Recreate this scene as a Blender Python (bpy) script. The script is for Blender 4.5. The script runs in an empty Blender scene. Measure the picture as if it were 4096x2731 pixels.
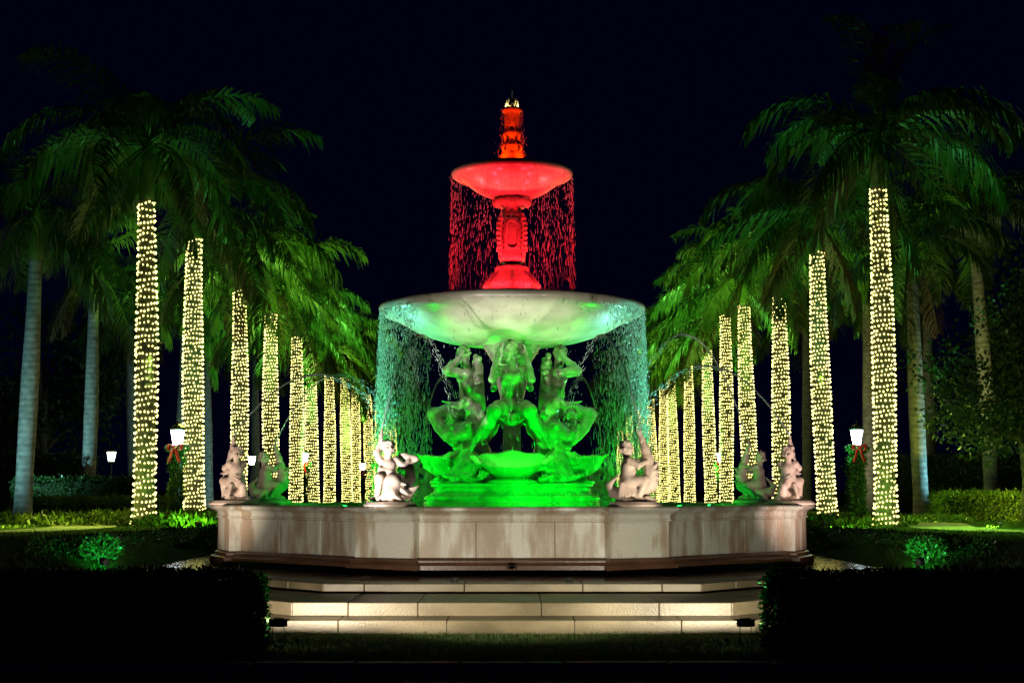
import bpy, bmesh, math, random
import numpy as np
from mathutils import Vector, Matrix

R = math.radians
rnd = random.Random(7)
rng = np.random.default_rng(11)
sc = bpy.context.scene
COL = sc.collection

# ------------------------------------------------------------------ camera
cam_d = bpy.data.cameras.new('camera')
cam_d.lens = 50.0
cam_d.sensor_width = 36.0
cam_d.clip_end = 2000
cam = bpy.data.objects.new('camera', cam_d)
COL.objects.link(cam)
cam.location = (0, 0, 1.65)
cam.rotation_euler = (R(90 + 5.96), 0, 0)
sc.camera = cam

# ------------------------------------------------------------------ night sky
world = bpy.data.worlds.new('World')
sc.world = world
world.use_nodes = True
wn = world.node_tree.nodes
wn['Background'].inputs[0].default_value = (0.07, 0.04, 1.0, 1)
wn['Background'].inputs[1].default_value = 0.005

# ------------------------------------------------------------------ exposure / sampling
sc.view_settings.view_transform = 'Standard'
sc.view_settings.look = 'None'
sc.view_settings.gamma = 1
sc.view_settings.exposure = 0.0
sc.view_settings.use_curve_mapping = False
cy = sc.cycles
cy.use_denoising = True
cy.max_bounces = 5
cy.diffuse_bounces = 2
cy.glossy_bounces = 3
cy.transmission_bounces = 4
cy.transparent_max_bounces = 12
cy.sample_clamp_indirect = 3.0
cy.sample_clamp_direct = 0.0
cy.caustics_reflective = False
cy.caustics_refractive = False
cy.use_light_tree = True

FC = Vector((0, 25.2, 0))          # fountain axis

# ------------------------------------------------------------------ materials
def nmat(name):
    m = bpy.data.materials.new(name)
    m.use_nodes = True
    nt = m.node_tree
    b = nt.nodes['Principled BSDF']
    return m, nt, b

def mat(name, col, rough=0.6, col2=None, scale=4.0, stretch=(1, 1, 1), bump=0.0, bscale=30.0,
        spec=0.5, metal=0.0, coat=0.0, contrast=(0.35, 0.65), detail=6):
    m, nt, b = nmat(name)
    b.inputs['Base Color'].default_value = (*col, 1)
    b.inputs['Roughness'].default_value = rough
    b.inputs['Metallic'].default_value = metal
    b.inputs['Specular IOR Level'].default_value = spec
    b.inputs['Coat Weight'].default_value = coat
    b.inputs['Coat Roughness'].default_value = 0.12
    geo = nt.nodes.new('ShaderNodeNewGeometry')
    if col2 is not None:
        mp = nt.nodes.new('ShaderNodeMapping')
        mp.inputs['Scale'].default_value = stretch
        nt.links.new(geo.outputs['Position'], mp.inputs['Vector'])
        n = nt.nodes.new('ShaderNodeTexNoise')
        n.inputs['Scale'].default_value = scale
        n.inputs['Detail'].default_value = detail
        nt.links.new(mp.outputs[0], n.inputs['Vector'])
        r = nt.nodes.new('ShaderNodeValToRGB')
        r.color_ramp.elements[0].position = contrast[0]
        r.color_ramp.elements[1].position = contrast[1]
        r.color_ramp.elements[0].color = (*col, 1)
        r.color_ramp.elements[1].color = (*col2, 1)
        nt.links.new(n.outputs['Fac'], r.inputs[0])
        nt.links.new(r.outputs[0], b.inputs['Base Color'])
    if bump > 0:
        n2 = nt.nodes.new('ShaderNodeTexNoise')
        n2.inputs['Scale'].default_value = bscale
        n2.inputs['Detail'].default_value = 5
        nt.links.new(geo.outputs['Position'], n2.inputs['Vector'])
        bp = nt.nodes.new('ShaderNodeBump')
        bp.inputs['Strength'].default_value = bump
        bp.inputs['Distance'].default_value = 0.02
        nt.links.new(n2.outputs['Fac'], bp.inputs['Height'])
        nt.links.new(bp.outputs[0], b.inputs['Normal'])
    return m

def emat(name, col, strength, sampling=None):
    m = bpy.data.materials.new(name)
    m.use_nodes = True
    nt = m.node_tree
    nt.nodes.clear()
    e = nt.nodes.new('ShaderNodeEmission')
    e.inputs[0].default_value = (*col, 1)
    e.inputs[1].default_value = strength
    o = nt.nodes.new('ShaderNodeOutputMaterial')
    nt.links.new(e.outputs[0], o.inputs[0])
    if sampling:
        m.cycles.emission_sampling = sampling
    return m

def leafmat(name, col, col2, rough=0.4, trans=0.25, scale=3.0):
    m, nt, b = nmat(name)
    geo = nt.nodes.new('ShaderNodeNewGeometry')
    n = nt.nodes.new('ShaderNodeTexNoise')
    n.inputs['Scale'].default_value = scale
    n.inputs['Detail'].default_value = 4
    nt.links.new(geo.outputs['Position'], n.inputs['Vector'])
    r = nt.nodes.new('ShaderNodeValToRGB')
    r.color_ramp.elements[0].position = 0.3
    r.color_ramp.elements[1].position = 0.7
    r.color_ramp.elements[0].color = (*col, 1)
    r.color_ramp.elements[1].color = (*col2, 1)
    nt.links.new(n.outputs['Fac'], r.inputs[0])
    nt.links.new(r.outputs[0], b.inputs['Base Color'])
    b.inputs['Roughness'].default_value = rough
    b.inputs['Specular IOR Level'].default_value = 0.35
    t = nt.nodes.new('ShaderNodeBsdfTranslucent')
    nt.links.new(r.outputs[0], t.inputs[0])
    mx = nt.nodes.new('ShaderNodeMixShader')
    mx.inputs[0].default_value = trans
    nt.links.new(b.outputs[0], mx.inputs[1])
    nt.links.new(t.outputs[0], mx.inputs[2])
    nt.links.new(mx.outputs[0], nt.nodes['Material Output'].inputs[0])
    return m

def stained_stone(name, a, b_, rough=0.42):
    """pale stone with tan run-down stains and fine grain"""
    m, nt, b = nmat(name)
    geo = nt.nodes.new('ShaderNodeNewGeometry')
    def noise(scale, st, det=5):
        mp = nt.nodes.new('ShaderNodeMapping')
        mp.inputs['Scale'].default_value = st
        nt.links.new(geo.outputs['Position'], mp.inputs['Vector'])
        n = nt.nodes.new('ShaderNodeTexNoise')
        n.inputs['Scale'].default_value = scale
        n.inputs['Detail'].default_value = det
        nt.links.new(mp.outputs[0], n.inputs['Vector'])
        return n
    n1 = noise(1.5, (1.4, 1.4, 0.6), 5)
    n2 = noise(7.0, (1.2, 1.2, 0.16), 4)
    ad = nt.nodes.new('ShaderNodeMath'); ad.operation = 'MULTIPLY_ADD'
    nt.links.new(n2.outputs['Fac'], ad.inputs[0]); ad.inputs[1].default_value = 0.45
    nt.links.new(n1.outputs['Fac'], ad.inputs[2])
    r = nt.nodes.new('ShaderNodeValToRGB')
    e = r.color_ramp.elements
    e[0].position = 0.63; e[0].color = (*a, 1)
    e[1].position = 0.79; e[1].color = (*b_, 1)
    mid = e.new(0.70); mid.color = (*[(x * 0.7 + y * 0.3) for x, y in zip(a, b_)], 1)
    nt.links.new(ad.outputs[0], r.inputs[0])
    n3 = noise(40, (1, 1, 1), 6)
    mx = nt.nodes.new('ShaderNodeMix'); mx.data_type = 'RGBA'; mx.blend_type = 'MULTIPLY'
    mx.inputs['Factor'].default_value = 0.35
    nt.links.new(r.outputs[0], mx.inputs['A'])
    nt.links.new(n3.outputs['Fac'], mx.inputs['B'])
    nt.links.new(mx.outputs['Result'], b.inputs['Base Color'])
    b.inputs['Roughness'].default_value = rough
    bp = nt.nodes.new('ShaderNodeBump')
    bp.inputs['Strength'].default_value = 0.25
    bp.inputs['Distance'].default_value = 0.01
    nt.links.new(n3.outputs['Fac'], bp.inputs['Height'])
    nt.links.new(bp.outputs[0], b.inputs['Normal'])
    return m

M = {}
M['wall'] = stained_stone('stained_limestone', (0.40, 0.32, 0.225), (0.64, 0.65, 0.56))
M['step'] = mat('step_limestone', (0.105, 0.085, 0.045), 0.42, (0.235, 0.195, 0.118), 1.1, (1, 1, 2.0), 0.3, 45, contrast=(0.36, 0.66), detail=8)
M['plinth'] = mat('shaded_wet_stone', (0.055, 0.024, 0.012), 0.3, (0.10, 0.048, 0.026), 2.0, (1, 1, 3), 0.2, 40)  # wet brown stone, painted darker to stand in for the steps' shadow
M['paving'] = mat('wet_paving', (0.12, 0.075, 0.045), 0.13, (0.21, 0.14, 0.085), 1.4, (1, 1, 1), 0.3, 12, spec=0.6)
M['statue'] = mat('statue_stone', (0.60, 0.47, 0.38), 0.5, (0.72, 0.61, 0.52), 7, (1, 1, 1), 0.35, 60)
M['sculpt'] = mat('wet_carved_stone', (0.24, 0.22, 0.18), 0.25, (0.44, 0.41, 0.34), 6, (1, 1, 1), 0.3, 30, coat=0.6)
M['base'] = mat('wet_base_stone', (0.30, 0.28, 0.23), 0.25, (0.44, 0.41, 0.34), 5, (1, 1, 1), 0.12, 40, coat=0.6)
M['stem'] = mat('wet_stem_stone', (0.42, 0.38, 0.31), 0.25, (0.60, 0.55, 0.46), 9, (1, 1, 1), 0.5, 26, coat=0.7)
M['basin'] = mat('wet_marble_basin', (0.40, 0.37, 0.30), 0.30, (0.60, 0.57, 0.48), 2.0, (1, 1, 1), 0.25, 14, coat=0.25, detail=9)
M['water'] = mat('pool_water', (0.02, 0.05, 0.04), 0.06, None, bump=0.5, bscale=9, spec=0.6)
M['grass'] = leafmat('lawn_blades', (0.035, 0.085, 0.012), (0.09, 0.15, 0.03), 0.55, 0.3, 2.0)
M['lawn'] = mat('lawn_turf', (0.035, 0.075, 0.014), 0.9, (0.065, 0.11, 0.025), 3.0, (1, 1, 1), 0.8, 40, spec=0.1)
M['road'] = mat('asphalt', (0.04, 0.038, 0.045), 0.75, (0.06, 0.055, 0.062), 2.0, (1, 1, 1), 0.5, 90)
M['kerb'] = mat('kerb_concrete', (0.22, 0.21, 0.22), 0.8, (0.3, 0.29, 0.29), 5, (1, 1, 1), 0.4, 60)
M['path'] = mat('path_concrete', (0.36, 0.33, 0.26), 0.8, (0.46, 0.42, 0.34), 3, (1, 1, 1), 0.4, 50)
M['hedge'] = leafmat('hedge_leaf', (0.02, 0.055, 0.015), (0.05, 0.11, 0.03), 0.32, 0.2, 6.0)
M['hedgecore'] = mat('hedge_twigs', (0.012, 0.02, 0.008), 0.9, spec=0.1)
M['bed'] = leafmat('bed_leaf', (0.05, 0.12, 0.02), (0.14, 0.20, 0.035), 0.42, 0.3, 4.0)
M['treeleaf'] = leafmat('tree_leaf', (0.02, 0.05, 0.018), (0.05, 0.09, 0.03), 0.45, 0.2, 3.0)
M['frond'] = leafmat('palm_leaflet', (0.04, 0.10, 0.022), (0.13, 0.20, 0.05), 0.40, 0.30, 1.6)
M['rachis'] = mat('palm_rachis', (0.10, 0.16, 0.045), 0.45)
M['crownshaft'] = mat('palm_crownshaft', (0.09, 0.17, 0.03), 0.38, (0.16, 0.22, 0.06), 3, (1, 1, 0.3))
def ringed_trunk(name, a, b_):
    m, nt, b = nmat(name)
    geo = nt.nodes.new('ShaderNodeNewGeometry')
    w = nt.nodes.new('ShaderNodeTexWave'); w.wave_type = 'BANDS'; w.bands_direction = 'Z'
    w.inputs['Scale'].default_value = 1.7; w.inputs['Distortion'].default_value = 2.5
    w.inputs['Detail'].default_value = 3; w.inputs['Detail Scale'].default_value = 2
    nt.links.new(geo.outputs['Position'], w.inputs['Vector'])
    n = nt.nodes.new('ShaderNodeTexNoise'); n.inputs['Scale'].default_value = 5; n.inputs['Detail'].default_value = 6
    nt.links.new(geo.outputs['Position'], n.inputs['Vector'])
    mu = nt.nodes.new('ShaderNodeMath'); mu.operation = 'MULTIPLY_ADD'; mu.inputs[1].default_value = 0.14
    nt.links.new(w.outputs['Fac'], mu.inputs[0]); nt.links.new(n.outputs['Fac'], mu.inputs[2])
    r = nt.nodes.new('ShaderNodeValToRGB')
    r.color_ramp.elements[0].position = 0.35; r.color_ramp.elements[0].color = (*a, 1)
    r.color_ramp.elements[1].position = 0.75; r.color_ramp.elements[1].color = (*b_, 1)
    nt.links.new(mu.outputs[0], r.inputs[0]); nt.links.new(r.outputs[0], b.inputs['Base Color'])
    b.inputs['Roughness'].default_value = 0.75
    bp = nt.nodes.new('ShaderNodeBump'); bp.inputs['Strength'].default_value = 0.35; bp.inputs['Distance'].default_value = 0.02
    nt.links.new(w.outputs['Fac'], bp.inputs['Height']); nt.links.new(bp.outputs[0], b.inputs['Normal'])
    return m
M['avenue_trunk'] = ringed_trunk('dimmed_palm_trunk', (0.07, 0.075, 0.06), (0.17, 0.17, 0.14))  # palm trunk painted darker, standing in for shade between the bulbs
M['trunk'] = ringed_trunk('palm_trunk', (0.16, 0.155, 0.14), (0.36, 0.35, 0.32))
M['bark'] = mat('tree_bark', (0.08, 0.065, 0.05), 0.9, (0.15, 0.12, 0.09), 6, (1, 1, 0.3), 0.6, 30)
M['black'] = mat('black_iron', (0.012, 0.012, 0.014), 0.4, (0.03, 0.03, 0.03), 12, (1, 1, 1), 0.1, 50)
M['wire'] = mat('green_wire', (0.02, 0.035, 0.02), 0.6)
M['bow'] = mat('red_ribbon', (0.50, 0.006, 0.012), 0.4, (0.60, 0.012, 0.02), 9)
M['garland'] = leafmat('garland_needle', (0.02, 0.06, 0.02), (0.05, 0.12, 0.035), 0.5, 0.15, 8)
M['bulb'] = emat('warm_bulb', (1.0, 0.89, 0.24), 5.5)
M['lantern'] = emat('lantern_light', (0.80, 0.95, 1.0), 22.0)
M['lantern_warm'] = emat('lantern_light_far', (0.95, 1.0, 0.75), 12.0)
M['lens_white'] = emat('floodlight_lens', (1.0, 0.93, 0.82), 6.0)
M['lens_black'] = mat('dark_lamp_glass', (.02, .02, .02), .1)
M['lens_green'] = emat('green_lamp_lens', (0.02, 1.0, 0.1), 6.0)
M['lens_red'] = emat('red_lamp_lens', (1.0, 0.05, 0.02), 6.0)

def falling_water_mat():
    m, nt, b = nmat('falling_water')
    nt.nodes.remove(b)
    d = nt.nodes.new('ShaderNodeBsdfDiffuse'); d.inputs[0].default_value = (0.80, 0.90, 0.90, 1)
    t = nt.nodes.new('ShaderNodeBsdfTranslucent'); t.inputs[0].default_value = (0.80, 0.90, 0.90, 1)
    g = nt.nodes.new('ShaderNodeBsdfGlossy'); g.inputs['Roughness'].default_value = 0.25
    tr = nt.nodes.new('ShaderNodeBsdfTransparent')
    m1 = nt.nodes.new('ShaderNodeMixShader'); m1.inputs[0].default_value = 0.5
    nt.links.new(d.outputs[0], m1.inputs[1]); nt.links.new(t.outputs[0], m1.inputs[2])
    m2 = nt.nodes.new('ShaderNodeMixShader'); m2.inputs[0].default_value = 0.25
    nt.links.new(m1.outputs[0], m2.inputs[1]); nt.links.new(g.outputs[0], m2.inputs[2])
    m3 = nt.nodes.new('ShaderNodeMixShader'); m3.inputs[0].default_value = 0.15
    nt.links.new(m2.outputs[0], m3.inputs[1]); nt.links.new(tr.outputs[0], m3.inputs[2])
    nt.links.new(m3.outputs[0], nt.nodes['Material Output'].inputs[0])
    return m
M['spray'] = falling_water_mat()

# ------------------------------------------------------------------ object helpers
def link(o):
    COL.objects.link(o)
    return o

def tag(o, label=None, cat=None, group=None, kind=None):
    if label: o['label'] = label
    if cat: o['category'] = cat
    if group: o['group'] = group
    if kind: o['kind'] = kind
    return o

def thing(name, label, cat, loc=(0, 0, 0), rz=0.0, group=None):
    o = link(bpy.data.objects.new(name, None))
    o.empty_display_size = 0.1
    o.location = loc
    o.rotation_euler = (0, 0, rz)
    return tag(o, label, cat, group)

def obj(name, me, parent=None, loc=None, rot=None):
    o = link(bpy.data.objects.new(name, me))
    if parent: o.parent = parent
    if loc is not None: o.location = loc
    if rot is not None: o.rotation_euler = rot
    return o

def mesh_np(name, V, F, m=None, smooth=False):
    """V (n,3); F either an (m,k) array or a list of such arrays"""
    me = bpy.data.meshes.new(name)
    Fs = F if isinstance(F, list) else [F]
    Fs = [np.asarray(f, dtype=np.int32) for f in Fs if len(f)]
    V = np.asarray(V, dtype=np.float32)
    me.vertices.add(len(V))
    me.vertices.foreach_set('co', V.ravel())
    nl = sum(f.size for f in Fs)
    npoly = sum(len(f) for f in Fs)
    me.loops.add(nl)
    me.loops.foreach_set('vertex_index', np.concatenate([f.ravel() for f in Fs]))
    me.polygons.add(npoly)
    st, tot, o = [], [], 0
    for f in Fs:
        k = f.shape[1]
        st.append(o + np.arange(len(f)) * k); tot.append(np.full(len(f), k)); o += f.size
    me.polygons.foreach_set('loop_start', np.concatenate(st).astype(np.int32))
    if smooth:
        me.polygons.foreach_set('use_smooth', np.ones(npoly, dtype=bool))
    me.update(calc_edges=True)
    me.validate()
    if m: me.materials.append(m)
    return me

def mesh_bm(name, bm, m=None, smooth=False, bevel=0.0):
    if bevel:
        bmesh.ops.bevel(bm, geom=[e for e in bm.edges], offset=bevel, segments=1, affect='EDGES', clamp_overlap=True)
    bmesh.ops.recalc_face_normals(bm, faces=bm.faces)
    me = bpy.data.meshes.new(name)
    bm.to_mesh(me); bm.free()
    if m: me.materials.append(m)
    if smooth:
        for p in me.polygons: p.use_smooth = True
    return me

def bm_box(bm, c, s, rz=0.0):
    mtx = Matrix.Translation(c) @ Matrix.Rotation(rz, 4, 'Z') @ Matrix.Diagonal((*s, 1))
    bmesh.ops.create_cube(bm, size=1.0, matrix=mtx)

def bm_prism(bm, pts, z0, z1):
    vb = [bm.verts.new((x, y, z0)) for x, y in pts]
    vt = [bm.verts.new((x, y, z1)) for x, y in pts]
    n = len(pts)
    bm.faces.new(vb[::-1]); bm.faces.new(vt)
    for i in range(n):
        bm.faces.new((vb[i], vb[(i + 1) % n], vt[(i + 1) % n], vt[i]))

def lathe(name, prof, n=64, m=None, lobes=0, amp=0.0, lobe_rng=None, smooth=True):
    """profile of (r, z); optional lobed modulation"""
    a = np.linspace(0, 2 * np.pi, n, endpoint=False)
    V, idx = [], []
    for (r, z) in prof:
        rr = np.full(n, max(r, 1e-4))
        if lobes and (lobe_rng is None or lobe_rng[0] <= z <= lobe_rng[1]):
            rr = rr * (1 + amp * np.cos(lobes * a))
        V.append(np.stack([rr * np.cos(a), rr * np.sin(a), np.full(n, z)], 1))
    V = np.concatenate(V)
    k = len(prof)
    i = np.arange(n); j = (i + 1) % n
    F = []
    for s in range(k - 1):
        F.append(np.stack([s * n + i, s * n + j, (s + 1) * n + j, (s + 1) * n + i], 1))
    return mesh_np(name, V, np.concatenate(F), m, smooth)

def tube(name, pts, rad, sides=6, m=None, smooth=True, cap=True):
    P = np.asarray(pts, float); n = len(P)
    r = np.broadcast_to(np.asarray(rad, float), (n,))
    T = np.gradient(P, axis=0); T /= np.linalg.norm(T, axis=1, keepdims=True) + 1e-9
    up = np.array([0, 0, 1.0]) if abs(T[0, 2]) < 0.9 else np.array([1.0, 0, 0])
    V = []
    N = np.cross(T[0], up); N /= np.linalg.norm(N)
    a = np.arange(sides) / sides * 2 * np.pi
    for i in range(n):
        N = N - T[i] * N.dot(T[i]); N /= np.linalg.norm(N) + 1e-9
        B = np.cross(T[i], N)
        V.append(P[i] + r[i] * (np.cos(a)[:, None] * N + np.sin(a)[:, None] * B))
    V = np.concatenate(V)
    i = np.arange(sides); j = (i + 1) % sides
    F = [np.stack([s * sides + i, s * sides + j, (s + 1) * sides + j, (s + 1) * sides + i], 1) for s in range(n - 1)]
    F = [np.concatenate(F)]
    if cap:
        F.append(np.array([list(i[::-1]), list((n - 1) * sides + i)]))
    if name is None: return V, F
    return mesh_np(name, V, F, m, smooth)

def leaves(P, D, N, L, W):
    """one folded rhombic leaf at each P along D, width along D x N -> verts, quads"""
    D = D / (np.linalg.norm(D, axis=1, keepdims=True) + 1e-9)
    S = np.cross(D, N); S /= np.linalg.norm(S, axis=1, keepdims=True) + 1e-9
    U = np.cross(S, D)
    L = np.asarray(L).reshape(-1, 1); W = np.asarray(W).reshape(-1, 1)
    a = P; c = P + D * L
    mid = P + D * L * 0.5
    b = mid + S * W * 0.5 + U * W * 0.15
    d = mid - S * W * 0.5 + U * W * 0.15
    V = np.stack([a, b, c, d], 1).reshape(-1, 3)
    F = np.arange(len(P) * 4).reshape(-1, 4)
    return V, F

def rand_unit(n):
    v = rng.normal(size=(n, 3))
    return v / np.linalg.norm(v, axis=1, keepdims=True)

def aim(o, target):
    d = Vector(target) - o.location
    o.rotation_euler = d.to_track_quat('-Z', 'Y').to_euler()

def spot(parent, loc, target, power, col, size=60, blend=0.5, radius=0.05):
    l = bpy.data.lights.new('lamp', 'SPOT')
    l.energy = power; l.color = col; l.spot_size = R(size); l.spot_blend = blend
    l.shadow_soft_size = radius
    o = link(bpy.data.objects.new('lamp', l))
    o.location = loc
    aim(o, target)
    if parent:
        o.parent = parent
        o.matrix_parent_inverse = parent_mtx(parent).inverted()
    return o

def parent_mtx(p):
    m = Matrix.Translation(p.location) @ p.rotation_euler.to_matrix().to_4x4()
    return m

# ------------------------------------------------------------------ implicit-surface sculpting
def sdf_mesh(name, prims, lo, hi, h, m, mirror=None):
    lo = np.array(lo, float); hi = np.array(hi, float)
    n = np.ceil((hi - lo) / h).astype(int) + 1
    F = np.full(n, 0.4, np.float32)
    ax = [lo[i] + h * np.arange(n[i]) for i in range(3)]
    for p in prims:
        kind, k = p[0], p[-2]
        sub = p[-1]
        if kind == 'c':
            a, b, ra, rb = np.array(p[1], float), np.array(p[2], float), p[3], p[4]
            mn = np.minimum(a, b) - max(ra, rb); mx = np.maximum(a, b) + max(ra, rb)
        else:
            c, rad, rot = np.array(p[1], float), np.array(p[2], float), p[3]
            mn = c - rad.max(); mx = c + rad.max()
        mg = k + 3 * h
        i0 = np.clip(np.floor((mn - mg - lo) / h).astype(int), 0, n)
        i1 = np.clip(np.ceil((mx + mg - lo) / h).astype(int) + 1, 0, n)
        if np.any(i1 <= i0): continue
        X, Y, Z = np.meshgrid(ax[0][i0[0]:i1[0]], ax[1][i0[1]:i1[1]], ax[2][i0[2]:i1[2]], indexing='ij')
        if kind == 'c':
            ab = b - a; L2 = ab.dot(ab) + 1e-12
            t = np.clip(((X - a[0]) * ab[0] + (Y - a[1]) * ab[1] + (Z - a[2]) * ab[2]) / L2, 0, 1)
            d = np.sqrt((X - a[0] - t * ab[0])**2 + (Y - a[1] - t * ab[1])**2 + (Z - a[2] - t * ab[2])**2) - (ra + (rb - ra) * t)
        else:
            q = np.stack([X - c[0], Y - c[1], Z - c[2]], -1)
            if rot is not None: q = q @ np.array(rot)
            e = np.sqrt(((q / rad)**2).sum(-1))
            g = np.sqrt(((q / rad**2)**2).sum(-1)) + 1e-9
            d = e * (e - 1) / g
        s = (slice(i0[0], i1[0]), slice(i0[1], i1[1]), slice(i0[2], i1[2]))
        f = F[s]
        if sub:
            d = -d
            hh = np.maximum(k - np.abs(f - d), 0) / k
            F[s] = np.maximum(f, d) + hh * hh * k * 0.25
        else:
            hh = np.maximum(k - np.abs(f - d), 0) / k
            F[s] = np.minimum(f, d) - hh * hh * k * 0.25
    for a_ in range(3):        # close at the border
        sl = [slice(None)] * 3
        for e in (0, -1):
            sl[a_] = e; F[tuple(sl)] = np.maximum(F[tuple(sl)], 0.01)
    S = F < 0
    c = n - 1
    cnt = np.zeros(c, np.int8)
    for dx in (0, 1):
        for dy in (0, 1):
            for dz in (0, 1):
                cnt += S[dx:dx + c[0], dy:dy + c[1], dz:dz + c[2]]
    act = (cnt > 0) & (cnt < 8)
    I = np.argwhere(act)
    ids = np.full(c, -1, np.int64); ids[act] = np.arange(len(I))
    acc = np.zeros((len(I), 3)); num = np.zeros(len(I))
    cor = [(x, y, z) for x in (0, 1) for y in (0, 1) for z in (0, 1)]
    for a_ in cor:
        for b_ in cor:
            df = np.array(b_) - np.array(a_)
            if df.sum() != 1 or np.abs(df).sum() != 1: continue
            fa = F[I[:, 0] + a_[0], I[:, 1] + a_[1], I[:, 2] + a_[2]]
            fb = F[I[:, 0] + b_[0], I[:, 1] + b_[1], I[:, 2] + b_[2]]
            x = (fa < 0) != (fb < 0)
            t = np.where(x, fa / np.where(x, fa - fb, 1), 0)
            acc += np.where(x[:, None], np.array(a_) + t[:, None] * df, 0); num += x
    V = lo + h * (I + acc / num[:, None])
    faces = []
    for a_ in range(3):
        sl0 = [slice(None)] * 3; sl1 = [slice(None)] * 3
        sl0[a_] = slice(0, -1); sl1[a_] = slice(1, None)
        ch = S[tuple(sl0)] != S[tuple(sl1)]
        E = np.argwhere(ch)
        u, w = (a_ + 1) % 3, (a_ + 2) % 3
        ok = (E[:, u] > 0) & (E[:, w] > 0) & (E[:, u] < c[u]) & (E[:, w] < c[w])
        E = E[ok]
        def cid(du, dw):
            q = E.copy(); q[:, u] += du; q[:, w] += dw
            return ids[q[:, 0], q[:, 1], q[:, 2]]
        f = np.stack([cid(-1, -1), cid(0, -1), cid(0, 0), cid(-1, 0)], 1)
        ins = S[E[:, 0], E[:, 1], E[:, 2]]
        f = np.where(ins[:, None], f, f[:, ::-1])
        faces.append(f)
    Fc = np.concatenate(faces)
    Fc = Fc[(Fc >= 0).all(1)]
    if mirror is not None:
        V = V.copy(); V[:, mirror] *= -1; Fc = Fc[:, ::-1]
    return mesh_np(name, V, Fc, m, True)

def cap(a, b, ra, rb=None, k=0.03, sub=False):
    return ('c', a, b, ra, ra if rb is None else rb, k, sub)

def ell(c, r, rot=None, k=0.03, sub=False):
    return ('e', c, r if hasattr(r, '__len__') else (r, r, r), rot, k, sub)

def chain(pts, rads, k=0.03):
    return [cap(pts[i], pts[i + 1], rads[i], rads[i + 1], k) for i in range(len(pts) - 1)]

def frame(fwd, up=(0, 0, 1)):
    f = Vector(fwd).normalized(); s = Vector(up).cross(f).normalized(); u = f.cross(s)
    return np.array([list(f), list(s), list(u)]).T      # columns: forward, side, up

def head(c, fwd, r, hair=True, up=(0, 0, 1), beard=False, seed=1):
    Fm = frame(fwd, up); c = np.array(c, float)
    P = lambda f, s, u: tuple(c + Fm @ np.array([f, s, u]) * r)
    out = [ell(tuple(c), (r * 1.0, r * 0.86, r * 1.12), Fm, 0.02),
           ell(P(0.35, 0, -0.55), (r * 0.62, r * 0.60, r * 0.5), Fm, 0.03),
           cap(P(0.92, 0, 0.05), P(1.12, 0, -0.28), r * 0.10, r * 0.17, r * 0.12)]
    for s in (-1, 1):
        out.append(ell(P(0.62, s * 0.42, -0.32), r * 0.36, None, r * 0.25))        # cheek
        out.append(ell(P(0.95, s * 0.36, 0.08), (r * 0.2, r * 0.22, r * 0.15), Fm, r * 0.1, True))   # eye socket
        out.append(ell(P(0.80, s * 0.36, 0.06), r * 0.14, None, r * 0.05))
        out.append(cap(P(0.88, s * 0.15, 0.28), P(0.78, s * 0.5, 0.24), r * 0.1, r * 0.08, r * 0.12))  # brow
        out.append(ell(P(-0.05, s * 0.88, -0.1), (r * 0.18, r * 0.1, r * 0.26), Fm, r * 0.1))        # ear
    out.append(cap(P(1.0, -0.22, -0.62), P(1.0, 0.22, -0.62), r * 0.06, r * 0.06, r * 0.08, True))  # mouth
    out.append(cap(P(0.90, -0.16, -0.72), P(0.90, 0.16, -0.72), r * 0.1, r * 0.1, r * 0.1))
    out.append(ell(P(0.78, 0, -0.98), r * 0.2, None, r * 0.15))
    g = random.Random(seed)
    if hair:
        for i in range(46):
            u = g.uniform(-0.5, 1.0); th = g.uniform(0, 2 * math.pi)
            q = math.sqrt(max(0, 1 - u * u))
            f, s = q * math.cos(th), q * math.sin(th)
            if f > 0.35 and u < 0.52: continue
            out.append(ell(P(f * 1.0 - 0.06, s * 0.92, u * 1.14), r * g.uniform(0.17, 0.30), None, r * 0.1))
    if beard:
        for i in range(22):
            out.append(cap(P(0.75 + g.uniform(-.1, .15), g.uniform(-.5, .5), -0.75), P(0.8 + g.uniform(-.1, .2), g.uniform(-.45, .45), -1.35 - g.uniform(0, .5)), r * 0.15, r * 0.06, r * 0.1))
    return out

def hand(c, d, nrm, s=1.0):
    """palm + four fingers + thumb; d along the fingers, nrm towards the palm side"""
    d = Vector(d).normalized(); n_ = Vector(nrm); n_ = (n_ - d * n_.dot(d)).normalized(); t = d.cross(n_)
    c = Vector(c)
    A = np.array([list(d), list(t), list(n_)]).T
    out = [ell(tuple(c), (0.042 * s, 0.036 * s, 0.017 * s), A, 0.012)]
    for i, ln in enumerate((0.040, 0.046, 0.043, 0.033)):
        root = c + d * 0.03 * s + t * (i - 1.5) * 0.0185 * s
        k1 = root + d * ln * s * 0.6 + n_ * 0.006 * s
        k2 = k1 + (d * 0.55 + n_ * 0.8) * ln * s * 0.7
        out += [cap(tuple(root), tuple(k1), 0.0095 * s, 0.009 * s, 0.006), cap(tuple(k1), tuple(k2), 0.009 * s, 0.0075 * s, 0.004)]
    r0 = c - d * 0.012 * s - t * 0.03 * s
    r1 = r0 + (d * 0.6 - t * 0.7 + n_ * 0.3) * 0.035 * s
    r2 = r1 + (d * 0.8 + n_ * 0.6) * 0.028 * s
    out += [cap(tuple(r0), tuple(r1), 0.012 * s, 0.010 * s, 0.008), cap(tuple(r1), tuple(r2), 0.010 * s, 0.008 * s, 0.004)]
    return out

# ================================================================== SETTING
def sm(t):
    t = np.clip(t, 0, 1)
    return t * t * (3 - 2 * t)

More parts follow.
